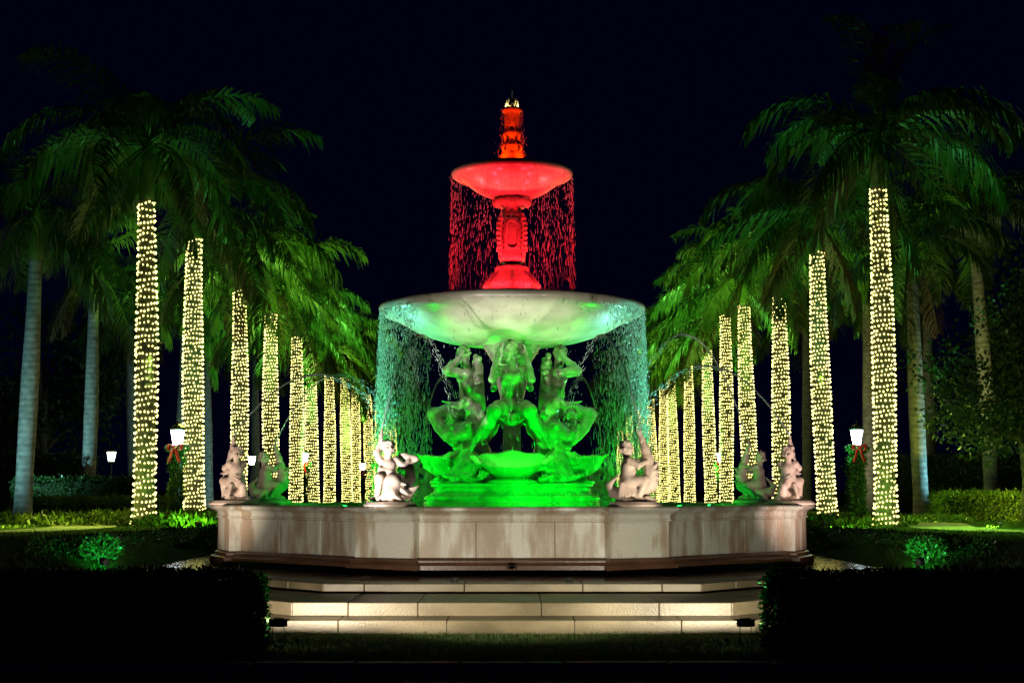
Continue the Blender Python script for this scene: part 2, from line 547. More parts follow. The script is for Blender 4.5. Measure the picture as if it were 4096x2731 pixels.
def gz(x, y):
    x = np.asarray(x, float); y = np.asarray(y, float)
    rise = 0.78 * sm((y - 18.2) / 7.5)
    d = np.maximum(np.abs(x) - 6.0, np.abs(y - 25.2) - 8.75)
    z = np.minimum(rise, 0.30) + (rise - np.minimum(rise, 0.30)) * sm(d / 0.7)
    z = np.where(y < 14.0, -0.14, z)
    return z

xs = np.concatenate([[-900, -500, -250, -120, -70, -45, -32], np.arange(-26, 26.01, 0.5), [32, 45, 70, 120, 250, 500, 900]])
ys = np.concatenate([[-300, -80, -20, 0, 8, 12, 13.98, 14.02, 15, 16], np.arange(17, 46.01, 0.5), [50, 60, 75, 95, 125, 180, 300, 600, 1500]])
GX, GY = np.meshgrid(xs, ys, indexing='ij')
GZ = gz(GX, GY)
gv = np.stack([GX, GY, GZ], -1).reshape(-1, 3)
ii, jj = np.meshgrid(np.arange(len(xs) - 1), np.arange(len(ys) - 1), indexing='ij')
q = (ii * len(ys) + jj).ravel()
ground = obj('ground', mesh_np('ground', gv, np.stack([q, q + len(ys), q + len(ys) + 1, q + 1], 1), M['lawn'], True))
tag(ground, kind='structure')

bm = bmesh.new(); bm_box(bm, (0, -20, -0.13), (240, 67.6, 0.02))
road = obj('road', mesh_bm('road', bm, M['road'])); tag(road, kind='structure')
kerb = link(bpy.data.objects.new('kerb', None)); kerb.location = (0, 13.92, -0.14); tag(kerb, kind='structure')
bm = bmesh.new(); bm_box(bm, (0, 0, 0.075), (0.985, 0.18, 0.15))
kme = mesh_bm('kerb_stone', bm, M['kerb'], bevel=0.015)
for i in range(-14, 15):
    obj('kerb_stone', kme, kerb, (i * 1.0 + rnd.uniform(-.003, .003), rnd.uniform(-.004, .004), rnd.uniform(-.003, .003)))

# curved garden walks either side
def strip(name, pts, w, m, dz=0.012):
    P = np.array(pts, float)
    t = np.linspace(0, len(P) - 1, 60)
    C = np.stack([np.interp(t, range(len(P)), P[:, k]) for k in (0, 1)], 1)
    for _ in range(6):
        C[1:-1] = (C[:-2] + 2 * C[1:-1] + C[2:]) / 4
    T = np.gradient(C, axis=0); T /= np.linalg.norm(T, axis=1, keepdims=True)
    N = np.stack([-T[:, 1], T[:, 0]], 1)
    cols = np.linspace(-0.5, 0.5, 5)
    V = []
    for c in cols:
        Q = C + N * w * c
        V.append(np.column_stack([Q, gz(Q[:, 0], Q[:, 1]) + dz]))
    V = np.concatenate(V); n = len(C); F = []
    for k in range(4):
        a = k * n + np.arange(n - 1)
        F.append(np.stack([a, a + n, a + n + 1, a + 1], 1))
    return mesh_np(name, V, np.concatenate(F), m, True)
for s in (-1, 1):
    p = obj('path', strip('path', [(s * 30, 24.2), (s * 18, 26.2), (s * 12.5, 28.0), (s * 10.3, 30.5), (s * 9.9, 33.2), (s * 11.3, 38), (s * 11.6, 60), (s * 11.6, 130)], 1.5, M['path']))
    tag(p, kind='structure')
av = obj('path', strip('path', [(0, 34.5), (0, 60), (0, 140)], 9.0, M['path'])); tag(av, kind='structure')

# ------------------------------------------------------------------ steps and paving
T22 = math.tan(R(22.5))
def side_prism(t0, t1, n0, n1, z0, z1, mitre0=False, mitre1=False):
    """block on the front side of the octagon; local y = -outward"""
    p = [(t0 if not mitre0 else -n0 * T22 + .003, -n0), (t1 if not mitre1 else n0 * T22 - .003, -n0),
         (t1 if not mitre1 else n1 * T22 - .003, -n1), (t0 if not mitre0 else -n1 * T22 + .003, -n1)]
    bm = bmesh.new(); bm_prism(bm, p, z0, z1)
    return bm

steps = link(bpy.data.objects.new('steps', None)); steps.location = FC; tag(steps, kind='structure')
for (n1, hw, z1, rise_, dep, joints, djoints) in ((6.50, 2.46, 0.44, .12, .55, (-1.92, -0.62, 0.92, 1.95), (.75, 2.3)),
                                                  (8.05, 2.62, 0.32, .16, 1.8, (-1.95, -1.12, .35, 1.75), (.9, 2.2)),
                                                  (8.60, 2.78, 0.16, .16, 1.1, (-2.0, -0.75, .72, 1.95), (1.2, 2.7))):
    def block(t0, t1, m0, m1, side):
        """m0/m1: shift of the inner corners at mitred ends"""
        c0 = (-t0 if side < 0 else t0)
        return [(t0, 0), (t1, 0), (t1 + m1, dep), (t0 + m0, dep)]
    ts = [-hw] + list(joints) + [hw]
    for i in range(len(ts) - 1):
        p = block(ts[i] + .004, ts[i + 1] - .004, dep * T22 if i == 0 else 0, -dep * T22 if i == len(ts) - 2 else 0, 0)
        bm = bmesh.new(); bm_prism(bm, [(x, -n1 + y) for x, y in p], z1 - rise_ + .003, z1)
        obj('step_block', mesh_bm('step_block', bm, M['step'], bevel=0.008), steps, (0, 0, rnd.uniform(-.0015, .0015)))
    for side in (-1, 1):
        ts = [0] + list(djoints) + [4.3]
        for i in range(len(ts) - 1):
            p = block(ts[i] + .004, ts[i + 1] - .004, dep * T22 if i == 0 else 0, 0, 1)
            c, q = math.cos(R(45)), math.sin(R(45))
            pts = [(side * (hw + x * c - y * q), -n1 + x * q + y * c) for x, y in p]
            if side < 0: pts = pts[::-1]
            bm = bmesh.new(); bm_prism(bm, pts, z1 - rise_ + .003, z1)
            obj('step_block', mesh_bm('step_block', bm, M['step'], bevel=0.008), steps, (0, 0, rnd.uniform(-.0015, .0015)))
pav = link(bpy.data.objects.new('pavement', None)); pav.location = FC; tag(pav, kind='structure')
bm = bmesh.new(); bm_prism(bm, [(5.72, -3.0), (5.72, 5.6), (3.6, 6.6), (-3.6, 6.6), (-5.72, 5.6), (-5.72, -3.0), (-2.2, -6.0), (2.2, -6.0)], 0.2, 0.415)
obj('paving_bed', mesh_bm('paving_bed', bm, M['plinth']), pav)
def stone(pts):
    bm = bmesh.new(); bm_prism(bm, pts, 0.39, 0.438)
    obj('paving_stone', mesh_bm('paving_stone', bm, M['paving'], bevel=0.004), pav, (0, 0, rnd.uniform(-.003, .003)))
for side in range(8):
    rows = ((4.25, 5.05), (5.06, 5.90)) if side in (0, 1, 7) else ((4.25, 4.98), (4.99, 5.70))
    for ri, (a, b) in enumerate(rows):
        H = b * T22; nseg = 4 + ri
        js = [-H] + [(-H + 2 * H * (k + .33 * ri) / (nseg + .33 * ri)) for k in range(1, nseg)] + [H]
        for i in range(len(js) - 1):
            l0 = -a * T22 + .003 if i == 0 else js[i] + .003; l1 = a * T22 - .003 if i == len(js) - 2 else js[i + 1] - .003
            p = [(l0, -a), (l1, -a), (js[i + 1] - .003, -b), (js[i] + .003, -b)]
            c, q = math.cos(R(45 * side)), math.sin(R(45 * side))
            stone([(x * c - y * q, x * q + y * c) for x, y in p])

# ------------------------------------------------------------------ pool
pool = thing('fountain_pool', 'octagonal limestone pool wall with moulded rim and corner piers at the top of the steps', 'pool', FC)
def extr(prof, t0, t1, m, name, bevel=0.0, smooth=False):
    bm = bmesh.new()
    A = [bm.verts.new((t0, -n, z)) for n, z in prof]; B = [bm.verts.new((t1, -n, z)) for n, z in prof]
    bm.faces.new(A); bm.faces.new(B[::-1])
    for i in range(len(prof)):
        j = (i + 1) % len(prof)
        bm.faces.new((A[i], B[i], B[j], A[j]))
    return mesh_bm(name, bm, m, bevel=bevel)
P_pl = [(4.2, .442), (4.67, .442), (4.67, .575), (4.635, .59), (4.61, .62), (4.61, .642), (4.545, .66), (4.53, .676), (4.2, .676)]
P_pn = [(4.25, .679), (4.48, .679), (4.48, 1.192), (4.25, 1.192)]
P_co = [(4.1, 1.195), (4.505, 1.195), (4.515, 1.205), (4.515, 1.222), (4.50, 1.23), (4.50, 1.285), (4.512, 1.305), (4.54, 1.325), (4.58, 1.34), (4.605, 1.36), (4.61, 1.38), (4.60, 1.398), (4.575, 1.408), (4.1, 1.408)]
VX = [(-1.86, -4.48), (1.86, -4.48), (4.74, -1.78), (4.74, 1.78), (1.86, 4.48), (-1.86, 4.48), (-4.74, 1.78), (-4.74, -1.78)]
cuts = {0: (-.52, .62), 1: (-.55, .45), 7: (-.45, .55)}
cache = {}
for s in range(8):
    p0, p1 = Vector(VX[s]), Vector(VX[(s + 1) % 8])
    mid = (p0 + p1) / 2; dr = (p1 - p0).normalized(); out = Vector((dr.y, -dr.x))
    half = (p1 - p0).length / 2 - .515
    loc = (mid.x - out.x * 4.48, mid.y - out.y * 4.48, 0); rz = (0, 0, math.atan2(dr.y, dr.x))
    key = (round(half, 3), cuts.get(s, (-.5, .45)))
    if key not in cache:
        ts = [-half, *key[1], half]
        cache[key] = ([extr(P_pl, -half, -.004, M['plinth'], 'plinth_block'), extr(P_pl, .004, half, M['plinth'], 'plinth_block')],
                      [extr(P_co, -half, -.003, M['wall'], 'cornice_block'), extr(P_co, .003, half, M['wall'], 'cornice_block')],
                      [extr(P_pn, ts[i] + .003, ts[i + 1] - .003, M['wall'], 'wall_panel', bevel=.004) for i in range(3)])
    for nm, ms in zip(('plinth_block', 'cornice_block', 'wall_panel'), cache[key]):
        for me in ms: obj(nm, me, pool, loc, rz)

def pier_loft(prof, m, name):
    bm = bmesh.new(); rings = []
    for o, z in prof:
        w = .475 + o; f = 4.82 + o
        rings.append([bm.verts.new(p) for p in ((-w, -4.15, z), (-w, -f, z), (w, -f, z), (w, -4.15, z))])
    for a, b in zip(rings[:-1], rings[1:]):
        for i in range(4):
            bm.faces.new((a[i], a[(i + 1) % 4], b[(i + 1) % 4], b[i]))
    bm.faces.new(rings[0][::-1]); bm.faces.new(rings[-1])
    return mesh_bm(name, bm, m)
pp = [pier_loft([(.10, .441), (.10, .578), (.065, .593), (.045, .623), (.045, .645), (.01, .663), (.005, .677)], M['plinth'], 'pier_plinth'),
      pier_loft([(0, .680), (0, 1.194)], M['wall'], 'pier_shaft'),
      pier_loft([(.02, 1.197), (.03, 1.207), (.03, 1.224), (.015, 1.232), (.015, 1.287), (.027, 1.307), (.055, 1.327), (.095, 1.342), (.12, 1.362), (.125, 1.382), (.115, 1.40), (.09, 1.411)], M['wall'], 'pier_capital')]
bm = bmesh.new()
for s in range(8):
    p0, p1 = Vector(VX[s]), Vector(VX[(s + 1) % 8])
    bm_prism(bm, [p0 * .985, p1 * .985, p1 * .93, p0 * .93], 0.445, 1.18)
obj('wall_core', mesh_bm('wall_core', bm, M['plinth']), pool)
PIER = []
for s in range(8):
    ang = 45 * s - 22.5
    b_ = Vector((math.sin(R(ang)), -math.cos(R(ang))))
    v = Vector(VX[s]); PIER.append(v)
    for me, nm in zip(pp, ('pier_plinth', 'pier_shaft', 'pier_capital')):
        obj(nm, me, pool, (v.x - b_.x * 4.85, v.y - b_.y * 4.85, 0), (0, 0, R(ang)))
# water in the pool
bm = bmesh.new(); bm.faces.new([bm.verts.new((v[0] * .93, v[1] * .93, 1.335)) for v in VX])
bmesh.ops.subdivide_edges(bm, edges=bm.edges, cuts=3, use_grid_fill=True)
w = obj('water', mesh_bm('water', bm, M['water'])); w.location = FC; tag(w, kind='structure')

# ================================================================== CENTRAL FOUNTAIN
ft = thing('tiered_fountain', 'tall two-basin carved fountain standing in the pool, lit green below and red above', 'fountain', FC)

# square base with a round swelling on each face
def base_outline(o, rb):
    h = 1.19 + o; pts = []
    for s in range(4):
        a = R(-90 + 90 * s); ca, sa = math.cos(a), math.sin(a)
        loc = [(-h, h)]
        for tt in np.linspace(-1, 1, 15):
            ang = tt * R(54)
            loc.append(((rb + o) * math.sin(ang), .81 + (rb + o) * math.cos(ang)))
        for t, n in loc:
            # t along the side, n outward
            pts.append((n * ca - t * sa, n * sa + t * ca))
    return pts
def plan_loft(name, prof, m, rb=.58):
    rings = [np.column_stack([np.array(base_outline(o, rb)), np.full(len(base_outline(o, rb)), z)]) for o, z in prof]
    n = len(rings[0]); V = np.concatenate(rings); i = np.arange(n); j = (i + 1) % n
    F = [np.concatenate([np.stack([k * n + i, k * n + j, (k + 1) * n + j, (k + 1) * n + i], 1) for k in range(len(prof) - 1)])]
    me = mesh_np(name, V, F, m)
    bm = bmesh.new(); bm.from_mesh(me); bm.verts.ensure_lookup_table()
    bm.faces.new([bm.verts[(len(prof) - 1) * n + q] for q in range(n)])
    bmesh.ops.recalc_face_normals(bm, faces=bm.faces); bm.to_mesh(me); bm.free()
    return me
obj('base', plan_loft('base', [(.16, 1.2), (.16, 1.45), (.10, 1.455), (.10, 1.475), (.15, 1.48), (.15, 1.535), (.13, 1.555), (.09, 1.57), (.04, 1.58), (.04, 1.60), (-.01, 1.605), (-.01, 1.70), (.03, 1.705), (.045, 1.73), (.045, 1.76), (.0, 1.77), (-.1, 1.78)], M['base']), ft)
obj('core', lathe('core', [(.60, 1.7), (.55, 1.9), (.30, 2.05), (.16, 2.3), (.15, 3.0), (.24, 3.4), (.34, 3.9), (.5, 4.15), (.5, 4.25)], 32, M['sculpt']), ft)

# scallop shell on each face: fluted bowl with scrolled lip
def shell_mesh():
    nu, nv = 49, 17
    U = np.linspace(-1, 1, nu); Vv = np.linspace(0, 1, nv)
    V = []
    for v in Vv:
        for u in U:
            th = u * R(125)
            rib = 1 + 0.05 * math.cos(u * 5.5 * math.pi) * (v ** 0.7)
            pr = math.sin(v * math.pi / 2) ** 0.85
            z = 1.84 + 0.46 * (1 - math.cos(v * math.pi / 2)) ** 0.85
            back = max(0.0, -math.cos(th) + .35) / 1.35
            z += 0.20 * v ** 2 * back ** 1.5 - .05 * v ** 3 * math.exp(-((abs(u) - .42) / .22) ** 2) + 0.015 * v * math.cos(u * 5.5 * math.pi)
            flare = 1 + 0.12 * max(0, v - .85) / .15
            V.append((.98 + .60 * pr * rib * flare * math.cos(th), .55 * pr * rib * flare * math.sin(th), z))
    V = np.array(V); i, j = np.meshgrid(np.arange(nv - 1), np.arange(nu - 1), indexing='ij'); q = (i * nu + j).ravel()
    me = mesh_np('shell', V, np.stack([q, q + 1, q + nu + 1, q + nu], 1), M['base'], True)
    bm = bmesh.new(); bm.from_mesh(me)
    bmesh.ops.recalc_face_normals(bm, faces=bm.faces)
    bmesh.ops.solidify(bm, geom=list(bm.faces), thickness=0.045)
    bmesh.ops.recalc_face_normals(bm, faces=bm.faces)
    for f in bm.faces: f.smooth = True
    bm.to_mesh(me); bm.free()
    return me
sh = shell_mesh()
foot = lathe('shell_foot', [(.0, 1.765), (.42, 1.765), (.44, 1.79), (.42, 1.815), (.36, 1.83), (.30, 1.86), (.0, 1.87)], 40, M['base'])

# festoon of small shells and weed between the big shells
def festoon():
    pr = []
    g = random.Random(5)
    for i in range(70):
        ang = R(45) + g.uniform(-.42, .42); rr = g.uniform(1.05, 1.42)
        z = 1.80 + g.uniform(0, .10) + max(0, (1.32 - rr)) * 1.1 * g.random()
        pr.append(ell((rr * math.cos(ang), rr * math.sin(ang), z), (g.uniform(.03, .085), g.uniform(.03, .085), g.uniform(.02, .05)), None, .02))
    for s in (-1, 1):
        pr.append(ell((1.12 * math.cos(R(45) + s * .2), 1.12 * math.sin(R(45) + s * .2), 1.95), (.12, .12, .13), None, .03))
    pr.append(ell((.75, .75, 1.85), (.30, .30, .30), None, .08))
    return sdf_mesh('festoon', pr, (.3, .3, 1.74), (1.5, 1.5, 2.3), .016, M['sculpt'])
fe = festoon()

# triton: seated, elbows lifted, holding the basin on head and hands; legs end in curling tails
def triton(front):
    p = []
    p += [ell((.74, 0, 3.08), (.17, .20, .15), None, .05), cap((.73, 0, 3.10), (.76, 0, 3.36), .145, .135, .05),
          ell((.80, 0, 3.54), (.15, .205, .19), None, .06), ell((.84, 0, 3.33), (.10, .12, .10), None, .05), cap((.79, -.16, 3.70), (.79, .16, 3.70), .08, .08, .05),
          cap((.79, 0, 3.74), (.82, 0, 3.94), .066, .06, .03)]
    for s in (-1, 1):
        p.append(ell((.915, s * .085, 3.60), (.07, .085, .065), None, .035))      # pectoral
        p.append(ell((.89, s * .045, 3.36), (.045, .045, .10), None, .03))
        p.append(cap((.90, s * .16, 3.50), (.86, s * .17, 3.30), .03, .02, .025))
        if front:
            sh_, el, ha = (.80, s * .235, 3.70), (1.06, s * .34, 3.52), (.97, s * .24, 3.98)
        else:
            sh_, el, ha = (.80, s * .235, 3.70), (1.17, s * .30, 3.74), (.92, s * .20, 3.98)
        p += [ell(sh_, .088, None, .04), cap(sh_, el, .076, .058, .03), ell(((sh_[0] + el[0]) / 2, (sh_[1] + el[1]) / 2, (sh_[2] + el[2]) / 2 + .01), (.085, .07, .07), None, .03),
              cap(el, ha, .062, .042, .025), ell(((el[0] * .65 + ha[0] * .35), (el[1] * .65 + ha[1] * .35), (el[2] * .65 + ha[2] * .35)), (.062, .06, .075), None, .02)]
        p += hand((ha[0] - .02, ha[1] - s * .005, ha[2] + .06), (-.25, -s * .1, .9), (-.3, -s * .8, .1), 1.45)
        kn = (1.36, s * .30, 2.97)
        p += [cap((.80, s * .12, 3.06), kn, .15, .115, .06), ell((1.05, s * .22, 3.05), (.22, .14, .125), None, .05), ell(kn, .12, None, .03)]
        p += chain([kn, (1.27, s * .38, 2.76), (1.08, s * .50, 2.60), (.92, s * .62, 2.46), (.80, s * .70, 2.32)], [.11, .10, .10, .09, .06], .04)
        # ribbed drapery and leaf fins hanging off the thigh and shin
        for q in range(6):
            a0 = (1.42 - q * .09, s * (.36 + .045 * q), 2.90 - q * .05)
            p.append(cap(a0, (a0[0] - .10, a0[1] + s * .10, a0[2] - .22 - .02 * (q % 2)), .045, .016, .018))
        for q in range(4):
            p.append(cap((1.30 - .1 * q, s * (.44 + .05 * q), 2.70 - .07 * q), (1.16 - .1 * q, s * (.56 + .05 * q), 2.50 - .08 * q), .05, .018, .02))
        p += chain([(1.02 + .085 * math.cos(t) * (1 - t / 9), s * (.50 + .01 * t), 2.90 + .085 * math.sin(t) * (1 - t / 9)) for t in np.linspace(0, 7, 14)], [.036] * 14, .012)
        p += chain([(.66 + .1 * math.cos(t) * (1 - t / 9), s * .44, 2.82 + .1 * math.sin(t) * (1 - t / 9)) for t in np.linspace(0, 7, 14)], [.045] * 14, .015)
    p += head((.86, 0 if not front else -.03, 4.06), (1, 0 if not front else -.25, -.35), .115, True, (.35, .0 if not front else .2, 1), True, 3)
    g = random.Random(9)
    for i in range(9):
        t = -0.2 + i * .05
        p.append(cap((.88, t, 3.14 + .04 * math.sin(i * 2.1)), (.97, t + g.uniform(-.03, .03), 2.92), .03, .014, .018))
    # hair and cloak lumps falling down the back
    for i in range(30):
        p.append(ell((.60 + g.uniform(-.04, .05), g.uniform(-.16, .16), 3.3 + .75 * g.random()), (.05, g.uniform(.03, .06), g.uniform(.04, .08)), None, .02))
    p += [cap((.62, 0, 3.9), (.58, 0, 3.1), .09, .12, .05)]
    # grotesque mask below the seat
    p += [ell((1.02, 0, 2.84), (.10, .12, .11), None, .03), cap((1.10, 0, 2.90), (1.14, 0, 2.81), .018, .03, .015),
          cap((1.07, -.07, 2.755), (1.07, .07, 2.755), .022, .022, .012, True)]
    for s in (-1, 1):
        p += [ell((1.105, s * .05, 2.88), .024, None, .008, True), cap((1.07, s * .08, 2.93), (1.07, s * .20, 2.97), .03, .010, .02),
              cap((1.02, s * .09, 2.79), (1.04, s * .25, 2.88), .032, .010, .02), ell((1.08, s * .07, 2.81), .035, None, .015)]
    return sdf_mesh('triton', p, (.35, -.95, 2.1), (1.62, .95, 4.32), .0125, M['sculpt'])
TRI = (triton(True), triton(False))
for s in range(4):
    rz = (0, 0, R(-90 + 90 * s))
    o = obj('triton', TRI[s % 2], ft, None, rz)
    o['label'] = 'carved triton with raised arms carrying the wide basin'
    obj('shell', sh, ft, None, rz)
    obj('shell_foot', foot, ft, (1.02 * math.cos(rz[2]), 1.02 * math.sin(rz[2]), 0.0), rz)
    obj('festoon', fe, ft, None, rz)

def sea_creature():
    p = [ell((1.0, 0, 2.60), (.23, .17, .19), None, .05), ell((1.16, 0, 2.56), (.17, .13, .12), None, .05), cap((1.2, 0, 2.55), (1.36, 0, 2.49), .10, .07, .05), cap((1.36, 0, 2.49), (1.40, 0, 2.58), .06, .035, .03),
         cap((1.08, 0, 2.42), (1.28, 0, 2.33), .085, .05, .04), cap((1.16, -.10, 2.44), (1.40, -.06, 2.42), .03, .03, .02, True), cap((1.16, .10, 2.44), (1.40, .06, 2.42), .03, .03, .02, True), cap((1.16, 0, 2.44), (1.42, 0, 2.41), .032, .028, .02, True)]
    p += chain([(.92, 0, 2.62), (.84, 0, 2.82), (.90, 0, 3.0), (1.08, 0, 3.08), (1.24, 0, 3.03)], [.16, .13, .105, .085, .05], .05)
    p += chain([(.95, 0, 2.52), (.88, 0, 2.30), (.98, 0, 2.08), (1.12, 0, 1.92), (1.22, 0, 1.84)], [.18, .19, .19, .15, .09], .06)
    for s in (-1, 1):
        p += [ell((1.18, s * .115, 2.66), .045, None, .015), ell((1.215, s * .135, 2.66), .02, None, .008, True), cap((1.10, s * .11, 2.73), (1.26, s * .12, 2.70), .035, .02, .025),
              cap((1.22, 0, 3.03), (1.36, s * .17, 3.10), .05, .012, .04), cap((1.22, 0, 3.03), (1.40, s * .08, 3.0), .04, .012, .03)]
        for q in range(4):
            p.append(cap((.98 - .03 * q, s * .14, 2.62 - .10 * q), (1.06 - .05 * q, s * (.30 - .02 * q), 2.72 - .16 * q), .05, .014, .03))
        p += chain([(1.0, s * .17, 2.20), (1.12, s * .24, 2.10), (1.22, s * .22, 2.18), (1.2, s * .16, 2.26)], [.07, .055, .04, .025], .03)
    for q in range(7):
        a_ = (.80 + .02 * q, 0, 2.5 + .08 * q); p.append(cap(a_, (a_[0] - .10, 0, a_[2] + .06), .03, .01, .02))
    for q in range(5):
        p.append(cap((1.06 + .03 * q, -.15 + .02 * q, 2.12 - .06 * q), (1.06 + .03 * q, .15 - .02 * q, 2.12 - .06 * q), .022, .022, .02))
    return sdf_mesh('sea_creature', p, (.55, -.42, 1.74), (1.55, .42, 3.22), .0115, M['sculpt'])
scr = sea_creature()
for s in range(4):
    o = obj('sea_creature', scr, ft, (0, 0, -.06), (0, 0, R(-45 + 90 * s)))
    o.scale = (1.05, 1.55, 1.04)
    o['label'] = 'carved open-mouthed sea creature with curled tail between two tritons'

# basins
lb = obj('lower_basin', lathe('lower_basin', [(.0, 4.20), (.55, 4.20), (.9, 4.225), (1.2, 4.28), (1.5, 4.37), (1.75, 4.475), (1.97, 4.60), (2.12, 4.675), (2.24, 4.715), (2.31, 4.745), (2.355, 4.785), (2.37, 4.83), (2.365, 4.87), (2.34, 4.90), (2.30, 4.91), (2.25, 4.89), (2.15, 4.82), (1.8, 4.66), (1.2, 4.50), (.0, 4.45)], 128, M['basin']), ft)
obj('water', lathe('water', [(0, 4.865), (1.2, 4.868), (2.235, 4.866)], 64, M['water']), lb)
ub = obj('upper_basin', lathe('upper_basin', [(.0, 6.86), (.28, 6.86), (.40, 6.885), (.55, 6.945), (.68, 7.02), (.78, 7.10), (.87, 7.165), (.95, 7.20), (1.03, 7.225), (1.08, 7.26), (1.098, 7.30), (1.095, 7.335), (1.075, 7.36), (1.05, 7.365), (1.02, 7.345), (.9, 7.27), (.7, 7.17), (.4, 7.08), (.0, 7.05)], 96, M['basin']), ft)
obj('water', lathe('water', [(0, 7.325), (.5, 7.327), (1.0, 7.325)], 48, M['water']), ub)

# stem between the basins
stem = obj('stem', lathe('stem', [(.60, 4.6), (.55, 5.0), (.49, 5.12), (.46, 5.22), (.50, 5.26), (.47, 5.32), (.38, 5.44), (.31, 5.52), (.29, 5.56), (.30, 5.60), (.25, 5.63), (.15, 5.645), (.14, 5.68), (.20, 5.70), (.235, 5.75), (.25, 5.82), (.225, 5.87), (.24, 5.91), (.255, 6.05), (.26, 6.2), (.25, 6.35), (.235, 6.44), (.20, 6.48), (.17, 6.50), (.20, 6.52), (.19, 6.55), (.165, 6.58), (.165, 6.68), (.2, 6.70), (.30, 6.73), (.325, 6.78), (.31, 6.83), (.26, 6.87), (.25, 6.9)], 64, M['stem'], lobes=8, amp=.05, lobe_rng=(4.9, 5.58)), ft)
def ornament():
    p = []
    g = random.Random(2)
    for i in range(14):      # beaded scroll running up the corner
        z = 5.90 + i * .043
        r = .275 + .035 * math.sin(i / 13 * math.pi) + (.02 if i % 2 else 0)
        p += [ell((r, 0, z), (.05, .055, .034), None, .015)]
    p += chain([(.24 + .05 * math.cos(t), 0, 6.50 + .05 * math.sin(t)) for t in np.linspace(-1.5, 4, 8)], [.028] * 8, .015)
    p += chain([(.26 + .05 * math.cos(t), 0, 5.88 + .05 * math.sin(t)) for t in np.linspace(1.5, -4, 8)], [.03] * 8, .015)
    return sdf_mesh('scroll', p, (.14, -.09, 5.76), (.42, .09, 6.62), .009, M['stem'])
orn = ornament()
def panel_frame():
    V, F, o = [], [], 0
    pts = []
    for (a0, z) in [(-.36, 5.97), (-.36, 6.36), (-.2, 6.40), (0, 6.43), (.2, 6.40), (.36, 6.36), (.36, 5.97), (.2, 5.93), (0, 5.91), (-.2, 5.93), (-.36, 5.97), (-.36, 6.1)]:
        r = .268
        pts.append((r * math.cos(a0), r * math.sin(a0), z))
    return tube('panel_frame', pts, .018, 6, M['stem'])
pf = panel_frame()
for s in range(4):
    obj('scroll', orn, stem, None, (0, 0, R(45 + 90 * s)))
    obj('panel_frame', pf, stem, None, (0, 0, R(90 * s - 90)))
# ring of leaves under the upper basin
lf = sdf_mesh('leaf', [ell((.30, 0, 6.78), (.05, .062, .055), None, .02), cap((.31, 0, 6.74), (.345, 0, 6.83), .03, .018, .02), cap((.30, .03, 6.74), (.33, .05, 6.81), .02, .012, .015), cap((.30, -.03, 6.74), (.33, -.05, 6.81), .02, .012, .015)], (.2, -.1, 6.66), (.42, .1, 6.9), .009, M['stem'])
for s in range(14): obj('leaf', lf, stem, None, (0, 0, R(360 / 14 * s)))

# finial above the upper basin
fin = obj('finial', lathe('finial', [(.24, 7.0), (.23, 7.5), (.205, 7.60), (.215, 7.64), (.19, 7.68), (.175, 7.73), (.18, 7.80), (.165, 7.85), (.125, 7.89), (.11, 7.92), (.115, 7.97), (.15, 8.01), (.16, 8.05), (.145, 8.09), (.12, 8.13), (.125, 8.17), (.135, 8.3), (.13, 8.40), (.15, 8.43), (.18, 8.455), (.185, 8.49), (.165, 8.515), (.10, 8.525), (.0, 8.53)], 40, M['stem'], lobes=10, amp=.035), ft)
art = [ell((0, 0, 8.60), (.085, .085, .09), None, .02)]
for i in range(26):
    t = i * 2.4; u = i / 25
    rr = .105 * math.sqrt(1 - (u * .9) ** 2)
    art.append(cap((rr * math.cos(t), rr * math.sin(t), 8.54 + .13 * u), (rr * 1.12 * math.cos(t), rr * 1.12 * math.sin(t), 8.585 + .13 * u), .028, .012, .012))
M['gold'] = mat('gilt_bronze', (0.50, 0.40, 0.16), 0.35, (0.62, 0.52, 0.25), 20, metal=0.4)
obj('artichoke', sdf_mesh('artichoke', art, (-.17, -.17, 8.49), (.17, .17, 8.75), .008, M['gold']), fin)
for s in range(4):
    a_ = R(45 + 90 * s)
    sc2 = [(.15 + .04 * math.cos(t), 0, 8.0 + .05 * math.sin(t)) for t in np.linspace(-1, 5, 9)]
    obj('scroll', tube('scroll', sc2, .02, 6, M['stem']), fin, None, (0, 0, a_))
    sc3 = [(.19 + .045 * math.cos(t), 0, 7.76 + .06 * math.sin(t)) for t in np.linspace(-1, 5, 9)]
    obj('scroll', tube('scroll', sc3, .024, 6, M['stem']), fin, None, (0, 0, a_))

